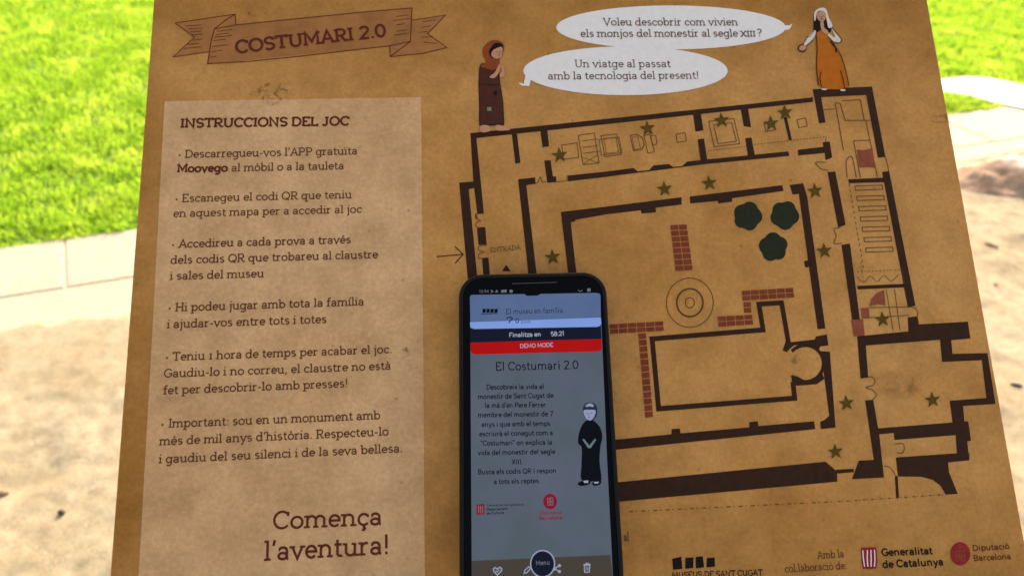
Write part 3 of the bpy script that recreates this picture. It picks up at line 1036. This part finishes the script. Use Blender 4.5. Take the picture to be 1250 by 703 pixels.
W.line([ph('E', 657 + 60 * math.cos(rad(t)), 172 - 60 * math.sin(rad(t))) for t in range(138, -139, -12)], 4.0)
plan = bpart(W, 'floor_plan', M_WALL)

Ln = P(2)


def box_line(v, *q, w=0.8, name='furniture_drawing'):
    bpart(P(2).line(pts(v, *q), w, True), name, M_LINE, plan)


# furniture and fittings in thin line
box_line('A', (512, 132), (578, 122), (585, 185), (520, 192))
box_line('A', (583, 90), (652, 80), (672, 208), (604, 216))
for a in (112, 140, 165):
    Ln.line(pts('A', (583 + a * 0.14, a + 2), (652 + a * 0.14, a - 7)), 0.7)
Ln.line(pts('A', (598, 182), (668, 208)), 0.6)
Ln.line(pts('A', (664, 174), (606, 214)), 0.6)
box_line('A', (680, 92), (748, 84), (768, 172), (698, 182))
box_line('A', (672, 108), (758, 98), (770, 165), (682, 176), w=0.6)
box_line('A', (692, 104), (744, 98), (756, 162), (704, 168), w=0.6)
Ln.line(pts('A', (806, 90), (835, 86), (858, 100), (866, 130), (856, 150), (820, 156)), 0.9, True)
box_line('A', (815, 98), (838, 94), (850, 146), (824, 150), w=0.5)
box_line('B', (180, 258), (208, 250), (230, 335), (198, 340))
box_line('B', (212, 258), (236, 256), (242, 298), (220, 302))
box_line('B', (332, 250), (375, 243), (382, 283), (338, 290))
box_line('B', (488, 190), (608, 177), (636, 296), (514, 310))
box_line('B', (512, 206), (598, 196), (620, 284), (532, 296))
box_line('B', (752, 200), (800, 192), (805, 230), (760, 238))
box_line('B', (908, 182), (950, 173), (958, 212), (918, 220))
Ln.dashes(ph('B', 485, 330), ph('B', 668, 308), 14, 0.8)
Ln.dashes(ph('B', 705, 300), ph('C', 200, 226), 22, 0.8)
Ln.line(pts('C', (200, 226), (198, 244)), 0.7)
Ln.line(pts('C', (184, 130), (228, 127)), 0.8)
Ln.line(pts('C', (232, 105), (262, 275)), 0.9)
Ln.line(pts('C', (232, 105), (250, 108), (268, 168), (360, 168)), 0.9)
Ln.line(pts('C', (258, 98), (322, 94), (336, 166)), 0.9)
Ln.line(pts('C', (342, 168), (356, 238)), 0.8)
Ln.line(pts('C', (298, 241), (356, 238), (383, 370)), 0.9)
Ln.line(pts('C', (298, 241), (322, 372)), 0.9)
Ln.line(smooth_line(pts('C', (275, 372), (271, 320), (280, 300), (294, 304), (308, 372))), 0.9)
Ln.line(pts('C', (412, 298), (424, 348)), 0.8)
Ln.line(smooth_line(pts('C', (208, 346), (180, 340), (164, 318), (200, 318))), 0.9)
Ln.line(smooth_line(pts('C', (250, 552), (228, 555), (236, 580), (228, 606), (256, 606))), 0.9)
for k in range(7):
    y = 402 + k * 36.8
    x = 303 + k * 6.3
    box_line('C', (x, y), (x + 97, y - 3), (x + 99, y + 12), (x + 2, y + 15), w=0.9, name='bench_drawing')
Ln.dashes(ph('C', 282, 395), ph('C', 335, 703), 16, 0.8)
Ln.dashes(ph('F', 155, 28), ph('F', 282, 22), 12, 0.7)
Ln.line(pts('F', (282, 18), (290, 62)), 0.7)
Ln.line(smooth_line(pts('F', (155, 42), (175, 58), (192, 40), (212, 56), (232, 38), (252, 54), (275, 34))), 0.6)
Ln.dashes(ph('F', 165, 0), ph('F', 175, 60), 6, 0.6)
Ln.line(pts('F', (238, 78), (258, 195)), 0.8)
Ln.line(pts('F', (262, 78), (278, 195)), 0.8)
Ln.line(pts('F', (170, 160), (305, 152)), 0.8)
Ln.line(pts('F', (190, 130), (300, 128)), 0.8)
Ln.line(smooth_line(pts('F', (300, 128), (322, 132), (328, 146), (326, 158))), 0.8)
Ln.line(smooth_line(pts('F', (166, 332), (196, 328), (206, 340), (200, 352), (180, 358), (200, 366), (210, 380), (200, 392))), 0.9)
Ln.line(smooth_line(pts('F', (264, 520), (285, 518), (290, 532), (284, 545), (268, 545))), 0.9)
Ln.line(smooth_line(pts('F', (230, 582), (248, 586), (258, 598), (267, 613))), 0.9)
Ln.dashes(ph('E', 75, 660), ph('F', 95, 684), 17, 1.0, 0.35, True)
Ln.dashes(ph('F', 100, 684), ph('F', 408, 664), 13, 1.0, 0.35, True)
Ln.line(smooth_line(pts('A', (142, 424), (150, 445), (140, 440))), 0.9)
Ln.line(smooth_line(pts('A', (178, 425), (145, 428), (146, 448), (165, 455), (146, 464), (146, 482), (182, 484))), 0.8)
Ln.line(smooth_line(pts('A', (190, 560), (156, 566), (158, 582), (178, 590), (158, 598), (158, 616), (196, 614))), 0.8)
Ln.line(smooth_line(pts('A', (400, 296), (410, 290), (420, 268), (428, 288), (446, 290))), 0.8)
Ln.line(pts('A', (490, 290), (536, 284), (534, 262)), 0.7)
fd = bpart(Ln, 'fittings_drawing', M_LINE, plan)

# entrance arrow and word
ar = bpart(P(2).line([(533, 313.5), (565, 310.5)], 1.2), 'entrance_arrow', M_WALL)
bpart(P(2).line([(555, 301), (565.5, 310.5), (555.5, 321.5)], 1.2), 'arrow_head', M_WALL, ar)
bpart(P(2).area([(613, 331), (618, 323), (623, 331)]), 'entrance_marker', M_WALL)
bpart(P(2).text('ENTRADA', ph('A', 206, 592), ph('A', 337, 578), 5.8, 1.0), 'lettering', M_LINE)

# stars
STARS = [(683, 190), (790.3, 157.3), (880.6, 147.6), (941, 151.5), (958, 138), (811, 231), (865.5, 224), (994.5, 233.5), (1006, 306.5), (674.5, 314), (1077, 390), (1033, 492), (1138, 488), (1019.5, 551)]
for x, y in STARS:
    bpart(P(4).area([(x + (10.2 if i % 2 == 0 else 4.1) * math.sin(rad(36 * i - 6)), y - (10.2 if i % 2 == 0 else 4.1) * math.cos(rad(36 * i - 6))) for i in range(10)]), 'star', M_STAR)

# trees in the garth
for cx, cy, sd in ((912, 265, 3), (957, 262, 8), (945, 302, 5)):
    r = random.Random(sd)
    ring = [(cx + k * math.cos(rad(a)), cy + k * math.sin(rad(a))) for a in range(sd * 7, 360 + sd * 7, 12) for k in (15.2 + 2.6 * abs(math.sin(rad(2.5 * a + sd * 30))) + 1.2 * math.sin(rad(a + sd * 50)),)]
    bpart(P(2).area(smooth_loop(ring, 3)), 'tree_symbol', M_TREE)

# fountain
fo = P(2)
fo.line(ell(842, 369.5, 28.6, 30, n=48), 0.9, True).line(ell(842, 369.5, 16, 17, n=40), 2.0, True).line(ell(842, 369.5, 5.6, 6.2, n=28), 0.9, True)
bpart(fo, 'fountain_symbol', M_LINE)


# brick paths
def bricks(pr, v, a, b_, c_, d, nc_, nr, gap=0.16):
    a, b_, c_, d = (Vector(ph(v, *q)) for q in (a, b_, c_, d))

    def at(s, t):
        return a.lerp(b_, s).lerp(d.lerp(c_, s), t)
    gx_ = gap * 0.55 / nc_
    gy_ = gap / nr
    for i in range(nc_):
        for j in range(nr):
            s0, s1, t0, t1 = i / nc_ + gx_ / 2, (i + 1) / nc_ - gx_ / 2, j / nr + gy_ / 2, (j + 1) / nr - gy_ / 2
            pr.area([tuple(at(s0, t0)), tuple(at(s1, t0)), tuple(at(s1, t1)), tuple(at(s0, t1))])


b1 = P(2)
bricks(b1, 'D', (303, 135), (384, 131), (414, 352), (329, 357), 2, 8)
bpart(b1, 'brick_path', M_BRICK)
b1 = P(2)
bricks(b1, 'D', (644, 448), (892, 433), (898, 482), (648, 498), 6, 2)
bricks(b1, 'D', (652, 502), (690, 500), (694, 555), (656, 557), 1, 2)
bricks(b1, 'D', (528, 570), (697, 561), (703, 611), (533, 623), 4, 2)
bpart(b1, 'brick_path', M_BRICK)
b1 = P(2)
bricks(b1, 'D', (14, 607), (273, 593), (276, 641), (16, 656), 6, 2)
bricks(b1, 'E', (104, 72), (132, 70), (156, 349), (128, 352), 1, 13)
bpart(b1, 'brick_path', M_BRICK)
# faded red blocks
for poly in (pts('C', (310, 272), (330, 275), (365, 268), (376, 338), (345, 334), (318, 337)), pts('F', (137, 165), (172, 163), (176, 210), (146, 213)), pts('F', (165, 132), (188, 130), (190, 158), (168, 160)),
             pts('F', (190, 126), (196, 104), (212, 88), (232, 80), (236, 124), (214, 120))):
    bpart(P(3).area(poly), 'altar_block', M_PINK)

# monk in a russet hood
mk = bpart(P(3).area(smooth_loop(pts('M', (128, 258), (160, 240), (215, 250), (248, 285), (252, 370), (268, 470), (277, 612), (240, 620), (180, 622), (128, 620), (126, 480), (122, 370)), 4)), 'monk_drawing', M_HABIT)
bpart(P(4).area(smooth_loop(pts('M', (205, 100), (255, 106), (278, 135), (268, 190), (250, 215), (248, 255), (215, 282), (160, 270), (135, 258), (165, 232), (148, 190), (152, 140)), 5)), 'cowl', M_COWL, mk)
bpart(P(5).area(smooth_loop(pts('M', (220, 120), (262, 122), (268, 150), (230, 160), (215, 205), (195, 200), (186, 165)), 5)), 'hair', M_HAIR, mk)
bpart(P(6).area(smooth_loop(pts('M', (222, 155), (262, 142), (268, 175), (258, 205), (228, 214), (200, 195), (205, 170)), 5)), 'face', M_SKIN, mk)
bpart(P(7).line(pts('M', (228, 172), (240, 174)), 0.5).line(pts('M', (252, 172), (262, 170)), 0.5).line(pts('M', (236, 198), (250, 196)), 0.5).line(pts('M', (248, 176), (254, 186), (247, 188)), 0.4), 'features', M_HABIT, mk)
for h in (((190, 322), (222, 296), (246, 250), (256, 252), (246, 298), (220, 330), (196, 332)), ((258, 254), (272, 258), (282, 296), (276, 322), (256, 330), (250, 310), (264, 290))):
    bpart(P(6).area(smooth_loop(pts('M', *h), 4)), 'hand', M_SKIN, mk)
for h in (((134, 624), (180, 622), (196, 652), (165, 664), (134, 660)), ((226, 622), (262, 622), (312, 645), (300, 652), (232, 652))):
    bpart(P(6).area(smooth_loop(pts('M', *h), 4)), 'foot', M_SKIN, mk)
for h, mt in (((174, 510), (200, 510), (200, 534), (174, 534)), M_GREYPATCH), (((216, 412), (234, 412), (234, 436), (216, 436)), M_HAIR):
    bpart(P(6).area(pts('M', *h)), 'patch', mt, mk)
bpart(P(5).line(pts('M', (130, 264), (122, 370), (126, 480), (128, 620), (277, 614)), 0.6).line(pts('M', (246, 330), (254, 372), (270, 470), (277, 612)), 0.6).line(pts('M', (124, 370), (250, 372)), 0.5), 'outline', M_HAIR, mk)

# woman in an orange dress and white veil
wo = bpart(P(3).area(pts('W', (212, 235), (250, 222), (300, 240), (326, 318), (370, 375), (410, 480), (440, 620), (400, 642), (270, 642), (225, 612), (212, 480), (216, 350))), 'woman_drawing', M_DRESS)
bpart(P(4).area(smooth_loop(pts('W', (200, 90), (240, 60), (285, 75), (300, 140), (318, 215), (300, 238), (268, 200), (225, 232), (195, 228), (192, 160)), 5)), 'hair', M_HAIR, wo)
bpart(P(5).area(smooth_loop(pts('W', (196, 150), (200, 90), (240, 62), (280, 70), (300, 130), (326, 190), (298, 204), (285, 150), (270, 95), (235, 82), (214, 100), (206, 148)), 5)), 'veil', M_VEIL, wo)
bpart(P(6).area(smooth_loop(pts('W', (216, 100), (245, 86), (276, 100), (276, 140), (258, 158), (230, 154), (216, 130)), 5)), 'face', M_SKIN, wo)
bpart(P(7).line(pts('W', (224, 122), (238, 122)), 0.5).line(pts('W', (254, 122), (268, 122)), 0.5).line(pts('W', (236, 144), (256, 144)), 0.6).line(pts('W', (246, 122), (244, 134), (250, 135)), 0.4), 'features', M_HAIR, wo)
bpart(P(5).area(smooth_loop(pts('W', (240, 160), (262, 160), (268, 205), (290, 222), (300, 250), (268, 244), (246, 215)), 4)), 'neck', M_SKIN, wo)
bpart(P(5).area(smooth_loop(pts('W', (200, 222), (206, 250), (180, 290), (140, 330), (122, 318), (150, 270)), 4)), 'sleeve', M_VEIL, wo)
bpart(P(5).area(smooth_loop(pts('W', (322, 210), (350, 245), (384, 285), (374, 310), (330, 300), (294, 262), (300, 246), (332, 268), (345, 268)), 4)), 'sleeve', M_VEIL, wo)
bpart(P(6).area(smooth_loop(pts('W', (92, 342), (112, 330), (134, 335), (134, 356), (112, 366), (92, 360)), 4)), 'hand', M_SKIN, wo)
bpart(P(5).line(smooth_line(pts('W', (150, 266), (122, 316), (92, 330), (82, 360), (110, 376), (136, 362), (140, 332), (190, 292))), 0.9).line(smooth_line(pts('W', (196, 228), (160, 268), (150, 272))), 0.7), 'hand_outline', M_HAIR, wo)
bpart(P(7).line(smooth_line(pts('W', (208, 240), (216, 350), (212, 480), (226, 614))), 0.9).line(smooth_line(pts('W', (245, 520), (236, 570), (248, 628))), 0.9).line(smooth_line(pts('W', (330, 322), (372, 378), (412, 480), (444, 622))), 0.9).line(smooth_line(pts('W', (382, 510), (400, 570), (412, 636))), 0.9)
      .line(smooth_line(pts('W', (322, 204), (352, 240), (388, 286), (376, 312), (332, 304), (296, 268))), 0.8).line(pts('W', (310, 300), (326, 322), (350, 350), (352, 380)), 1.6).line(pts('W', (326, 322), (342, 322)), 1.2), 'outline', M_HAIR, wo)
for h in (((245, 638), (290, 640), (278, 650), (250, 648)), ((380, 646), (420, 644), (415, 656), (386, 656))):
    bpart(P(6).area(pts('W', *h)), 'shoe', M_VEIL, wo)

# credits along the bottom
lo = P(2)
for q in (((387, 584), (440, 572), (447, 643), (392, 648)), ((465, 578), (512, 576), (510, 638), (463, 642)), ((524, 574), (566, 568), (574, 634), (526, 640)), ((590, 580), (636, 577), (638, 630), (588, 634))):
    lo.area(pts('G', *q))
museum = bpart(lo, 'museum_logo', M_BLACK)
bpart(P(2).text('MUSEUS DE SANT CUGAT', ph('G', 386, 699), ph('G', 920, 682), 7.6, 1.5, False), 'lettering', M_BLACK, museum)
bpart(P(2).text('al', ph('G', 104, 480), ph('G', 136, 478), 10.5, 1.0), 'lettering', M_LINE)
bpart(P(2).text('Amb la', ph('H', 234, 491), ph('H', 366, 482), 9.6, 1.0), 'lettering', M_TEXT)
bpart(P(2).text('col.laboració de:', ph('H', 73, 558), ph('H', 380, 540), 9.6, 1.0), 'lettering', M_TEXT)
gen = bpart(P(2).area(pts('H', (446, 436), (522, 432), (528, 500), (522, 536), (490, 541), (456, 538), (450, 505))), 'government_crest', M_CREST, None)
st_ = P(3)
for k in range(4):
    x = 461 + k * 17
    st_.line(smooth_line(pts('H', (x - (6 if k == 0 else 0), 448 - k), (x - 3 + k * 2, 490), (x + 3 - k, 528))), 1.35)
bpart(st_, 'stripe_marks', M_WHITE, gen)
bpart(P(2).text('Generalitat', ph('H', 549, 476), ph('H', 801, 467), 9.0, 1.9, False), 'lettering', M_BLACK, gen)
bpart(P(2).text('de Catalunya', ph('H', 554, 535), ph('H', 855, 521), 9.2, 1.9, False), 'lettering', M_BLACK, gen)
dip = bpart(P(2).area([ph('H', *q) for q in ell(935, 465, 49, 57, n=40)]), 'council_emblem', M_CREST)
em = P(3)
for q in (((912, 452), (930, 450), (931, 470), (913, 472)), ((938, 449), (956, 447), (957, 467), (939, 469)), ((915, 480), (933, 478), (934, 498), (917, 500)), ((940, 478), (960, 475), (958, 496), (942, 498))):
    em.line(pts('H', *q), 0.9, True)
em.line(pts('H', (925, 440), (935, 430), (948, 438)), 0.8)
bpart(em, 'emblem_marks', M_PINK, dip)
bpart(P(2).text('Diputació', ph('H', 997, 452), ph('H', 1180, 441), 7.2, 1.6, False), 'lettering', M_RED, dip)
bpart(P(2).text('Barcelona', ph('H', 1002, 501), ph('H', 1187, 491), 7.2, 1.6, False), 'lettering', M_RED, dip)

# ------------------------------------------------------------------ the phone
phone = bpy.data.objects.new('smartphone', None)
COL.objects.link(phone)
phone.matrix_world = PHONE.m
phone['label'] = 'black smartphone lying on the map board showing the app page El Costumari 2.0'
phone['category'] = 'phone'


def fpart(mb, name, mt, parent=None, smooth=False):
    return mb.build(name, mt, parent or phone, None, smooth)


def Q(layer):
    return Print(PHONE, layer)


HW, TOP, BOT, TH = 0.0391, 0.0925, -0.0690, 0.0098


def ring_at(inset, z, r=0.0125):
    return [(p.x, p.y, z) for p in rounded(-HW + inset, BOT + inset, HW - inset, TOP - inset, r - inset, 10)]


M_CASE, nt, b = mat('black_rubber_case')
co = node(nt, 'ShaderNodeTexCoord').outputs['Object']
nz = noise(nt, co, 900, 3, 0.7)
bn = node(nt, 'ShaderNodeBump', Strength=0.12, Distance=0.0004)
nt.links.new(nz.outputs[0], bn.inputs['Height'])
nt.links.new(bn.outputs[0], b.inputs['Normal'])
b.inputs['Base Color'].default_value = (0.005, 0.005, 0.0055, 1)
b.inputs['Roughness'].default_value = 0.42
b.inputs['Specular IOR Level'].default_value = 0.12
case = Mesh()
prof = [(0.0035, -TH), (0.0015, -TH + 0.0008), (0.0003, -TH + 0.0026), (0.0, -0.0035), (0.0002, -0.0012), (0.0007, -0.0001), (0.0014, 0.0004), (0.0021, 0.0001), (0.0025, -0.0005)]
case.extrude([ring_at(i, z) for i, z in prof])
fpart(case, 'case', M_CASE, None, True)
M_GLASS, nt, b = mat('black_glass')
b.inputs['Base Color'].default_value = (0.002, 0.002, 0.0025, 1)
b.inputs['Roughness'].default_value = 0.06
b.inputs['Specular IOR Level'].default_value = 0.07
gl = Mesh()
gl.extrude([ring_at(0.0026, -0.0009), ring_at(0.0026, -0.0002), ring_at(0.0029, 0.0)])
glass = fpart(gl, 'glass_front', M_GLASS)
# earpiece slot and camera notch
ep = Q(1)
ep.line(smooth_line([(625, 346.3), (650, 345.6), (680, 344.6)]), 0.9)
fpart(ep, 'earpiece', plain('earpiece_mesh', (0.03, 0.03, 0.032), 0.6), glass)

S_HEAD = screen('display_header', (0.075, 0.125, 0.275), 1.0, (0.095, 0.145, 0.275))
S_STRIP = screen('display_pale_blue', (0.21, 0.33, 0.74), 1.0)
S_NAVY = screen('display_navy', (0.006, 0.008, 0.022), 1.0)
S_RED = screen('display_red', (0.42, 0.004, 0.004), 1.0)
S_PAGE = screen('display_page', (0.098, 0.115, 0.165), 1.0, (0.080, 0.104, 0.125))
S_NAV = screen('display_toolbar', (0.052, 0.050, 0.044), 1.0, (0.060, 0.048, 0.036))
S_INK = screen('display_dark_text', (0.002, 0.003, 0.006), 1.0)
S_WHITE = screen('display_white', (0.32, 0.36, 0.48), 1.0)
S_GREY = screen('display_dim_white', (0.15, 0.16, 0.19), 1.0)
S_CREST = screen('display_crimson', (0.22, 0.008, 0.022), 1.0)
S_SKIN = screen('display_pale_face', (0.28, 0.32, 0.46), 1.0)
S_BAND = screen('display_band', (0.016, 0.022, 0.06), 1.0)
S_TEAL = screen('display_sleeve', (0.12, 0.19, 0.21), 1.0)

page = fpart(Q(1).area([(574, 395), (734, 392), (741, 560), (749, 720), (576, 720), (575, 560)]), 'app_page', S_PAGE)
hd = fpart(Q(2).area([(573.6, 363), (574.3, 361), (576, 360), (640, 359), (643, 361.2), (656, 361), (660, 358.8), (728, 357.6), (732, 358.6), (733, 361), (733.4, 391), (574.2, 393.2)]), 'header_bar', S_HEAD)
fpart(Q(3).area(pts('U', (189, 258), (250, 256), (750, 238), (752, 262), (746, 274), (734, 278), (206, 287), (194, 282), (190, 274))), 'header_strip', S_STRIP, hd)
tb = fpart(Q(2).area(pts('U', (189, 284), (750, 272), (753, 330), (190, 345))), 'timer_bar', S_NAVY)
fpart(Q(3).text('Finalitza en', ph('U', 356, 322), ph('U', 494, 318), 5.4, 1.9, False).text('58:21', ph('U', 536, 318), ph('U', 594, 315), 5.4, 1.9, False), 'lettering', S_WHITE, tb)
rb = fpart(Q(3).area(pts('U', (190, 345), (753, 329), (755, 368), (750, 378), (738, 383), (212, 396), (198, 392), (191, 382))), 'demo_banner', S_RED)
fpart(Q(4).text('DEMO MODE', ph('U', 403, 369), ph('U', 546, 363), 5.0, 1.6, False), 'lettering', S_WHITE, rb)
fpart(Q(4).text('El museu en família', ph('U', 342, 224), ph('U', 588, 218), 6.6, 0.95, False), 'lettering', S_NAVY, hd)
fpart(Q(4).text('0', ph('U', 384, 262), ph('U', 400, 261), 5.6, 1.6, False).text('punts', ph('U', 408, 262), ph('U', 450, 261), 3.4, 1.1, False).line(smooth_line(pts('U', (346, 244), (352, 238), (366, 238), (370, 244), (358, 256), (358, 262))), 1.2), 'lettering', S_NAVY, hd)
lg = Q(4)
for k in range(4):
    x = 243 + k * 17
    lg.area(pts('U', (x, 202), (x + 14, 200), (x + 13, 217), (x - 1, 219)))
lg.line(pts('U', (238, 224), (308, 221)), 0.8)
fpart(lg, 'museum_logo', S_INK, hd)
# status line
fpart(Q(2).text('13:54', ph('U', 228, 132), ph('U', 270, 131), 3.4, 1.3, False), 'lettering', S_GREY, glass)
for name, pr in (('location_icon', Q(2).line(pts('U', (278, 120), (288, 126), (278, 131)), 0.9)), ('signal_icon', Q(2).area(pts('U', (296, 130), (304, 118), (310, 130)))),
                 ('camera_icon', Q(2).area(pts('U', (322, 120), (346, 118), (346, 130), (322, 131)))), ('dot_icon', Q(2).area([ph('U', *q) for q in ell(365, 125, 8, 7, n=12)])),
                 ('network_icon', Q(2).line(pts('U', (652, 120), (662, 126), (672, 121)), 0.8)), ('battery_icon', Q(2).area(pts('U', (692, 113), (706, 112), (706, 126), (692, 127))))):
    fpart(pr, name, S_GREY, glass)
ttl = fpart(Q(3).text('El Costumari 2.0', ph('U', 297, 466), ph('U', 656, 458), 10.6, 1.2, False), 'lettering', S_INK, page)
BODY = [('Descobreix la vida al', (236, 156), (546, 152)), ('monestir de Sant Cugat de', (190, 207), (596, 199)), ('la mà d\u2019en Pere Ferrer', (228, 254), (556, 250)),
        ('membre del monestir de 7', (190, 305), (594, 298)), ('anys i que amb el temps', (210, 355), (580, 350)), ('escriurà el conegut com a', (198, 406), (594, 399)),
        ('"Costumari" on explica la', (204, 456), (590, 450)), ('vida del monestir del segle', (190, 507), (606, 500)), ('XIII.', (372, 556), (432, 555)),
        ('Busca els codis QR i respon', (190, 610), (612, 602)), ('a tots els reptes.', (276, 662), (526, 656))]
bt = Q(3)
for s, a, e in BODY:
    bt.text(s, ph('V', *a), ph('V', *e), 6.2, 1.6, False)
fpart(bt, 'lettering', S_INK, page)
# monk on the display
fpart(Q(3).area(smooth_loop(pts('Y', (160, 172), (195, 185), (232, 230), (244, 290), (232, 350), (226, 450), (238, 560), (215, 575), (110, 572), (106, 470), (108, 360), (86, 330), (86, 280), (105, 220), (130, 185)), 5)), 'monk_drawing', S_INK, page)
fpart(Q(4).area(smooth_loop(pts('Y', (160, 60), (195, 70), (210, 105), (204, 150), (180, 178), (150, 178), (124, 150), (116, 105), (130, 70)), 5)), 'monk_head', S_BAND, page)
fpart(Q(5).area(smooth_loop(pts('Y', (122, 112), (160, 108), (198, 112), (194, 145), (172, 176), (146, 174), (126, 148)), 5)), 'monk_face', S_SKIN, page)
fpart(Q(5).area(smooth_loop(pts('Y', (134, 80), (160, 66), (188, 78), (180, 90), (160, 86), (140, 90)), 4)), 'tonsure', S_SKIN, page)
fpart(Q(6).line(pts('Y', (140, 130), (148, 129)), 0.6).line(pts('Y', (166, 129), (176, 130)), 0.6).line(pts('Y', (148, 158), (164, 157)), 0.6).line(pts('Y', (156, 132), (154, 146)), 0.5), 'monk_features', S_NAVY, page)
fpart(Q(5).area(pts('Y', (112, 304), (122, 298), (158, 343), (194, 299), (204, 304), (168, 360), (150, 360))), 'monk_sleeves', S_TEAL, page)
for q in (((82, 592), (110, 576), (160, 578), (160, 596), (120, 608), (90, 606)), ((176, 592), (200, 576), (236, 576), (228, 600), (190, 608))):
    fpart(Q(4).area(smooth_loop(pts('Y', *q), 4)), 'monk_shoe', S_INK, page)
for q in (((118, 576), (150, 572), (152, 588), (124, 590)), ((188, 584), (222, 580), (216, 592), (192, 594))):
    fpart(Q(6).area(pts('Y', *q)), 'monk_foot', S_WHITE, page)
# emblems on the page
fpart(Q(3).area(pts('X', (216, 236), (268, 232), (270, 298), (218, 302))), 'government_crest', S_CREST, page)
cs = Q(4)
for k in range(3):
    cs.line(pts('X', (229 + k * 13, 244), (231 + k * 13, 292)), 1.1)
fpart(cs, 'crest_stripes', S_GREY, page)
fpart(Q(3).text('Generalitat de Catalunya', ph('X', 284, 250), ph('X', 516, 242), 2.9, 1.4, False).text('Departament', ph('X', 283, 275), ph('X', 416, 270), 3.1, 2.0, False).text('de Cultura', ph('X', 282, 300), ph('X', 392, 295), 3.1, 2.0, False), 'lettering', S_INK, page)
fpart(Q(3).area([ph('X', *q) for q in ell(685, 217, 44, 49, n=32)]), 'council_emblem', S_CREST, page)
ce = Q(4)
for q in (((668, 196), (682, 195), (683, 214), (669, 215)), ((688, 195), (702, 194), (703, 213), (689, 214)), ((669, 222), (683, 221), (684, 240), (671, 241)), ((689, 221), (703, 220), (702, 239), (690, 240))):
    ce.line(pts('X', *q), 0.7, True)
fpart(ce, 'emblem_marks', S_GREY, page)
fpart(Q(3).text('Diputació', ph('X', 616, 300), ph('X', 762, 296), 4.4, 1.7, False).text('Barcelona', ph('X', 614, 334), ph('X', 764, 330), 4.4, 1.9, False), 'lettering', S_CREST, page)
# toolbar with icons
nb_ = fpart(Q(3).area(pts('X', (186, 594), (560, 578), (1066, 556), (1076, 640), (1086, 760), (186, 780))), 'toolbar', S_NAV)
ic = Q(4).line([ph('X', *q) for q in [(350, 684), (326, 658), (325, 644), (335, 636), (350, 646), (364, 634), (376, 641), (377, 655)]], 1.5, True)
ic.line(pts('X', (338, 656), (349, 664), (362, 650)), 1.2)
fpart(ic, 'heart_icon', S_WHITE, nb_)
fpart(Q(4).line(pts('X', (520, 672), (524, 654), (548, 630), (560, 642), (538, 668)), 1.3, True), 'pencil_icon', S_WHITE, nb_)
sh = Q(4).line(pts('X', (744, 624), (712, 644), (744, 660)), 1.3)
for q in ((744, 624), (712, 644), (744, 661)):
    sh.area([ph('X', *p) for p in ell(q[0], q[1], 10, 10, n=14)])
fpart(sh, 'share_icon', S_WHITE, nb_)
tc = Q(4).line(pts('X', (902, 622), (936, 620), (934, 664), (904, 666)), 1.3, True).line(pts('X', (896, 618), (942, 615)), 1.3).line(pts('X', (910, 610), (928, 609)), 1.3)
tc.line(pts('X', (914, 632), (914, 656)), 0.9).line(pts('X', (924, 631), (924, 655)), 0.9)
fpart(tc, 'trash_icon', S_WHITE, nb_)
mnu = fpart(Q(5).area([ph('X', *q) for q in ell(637, 612, 74, 82, n=44)]), 'menu_button', S_NAVY)
fpart(Q(6).line([ph('X', *q) for q in ell(637, 612, 76, 84, n=44)], 1.6, True), 'button_rim', S_WHITE, mnu)
fpart(Q(6).text('Menu', ph('X', 594, 622), ph('X', 684, 616), 5.6, 1.4, False), 'lettering', S_GREY, mnu)
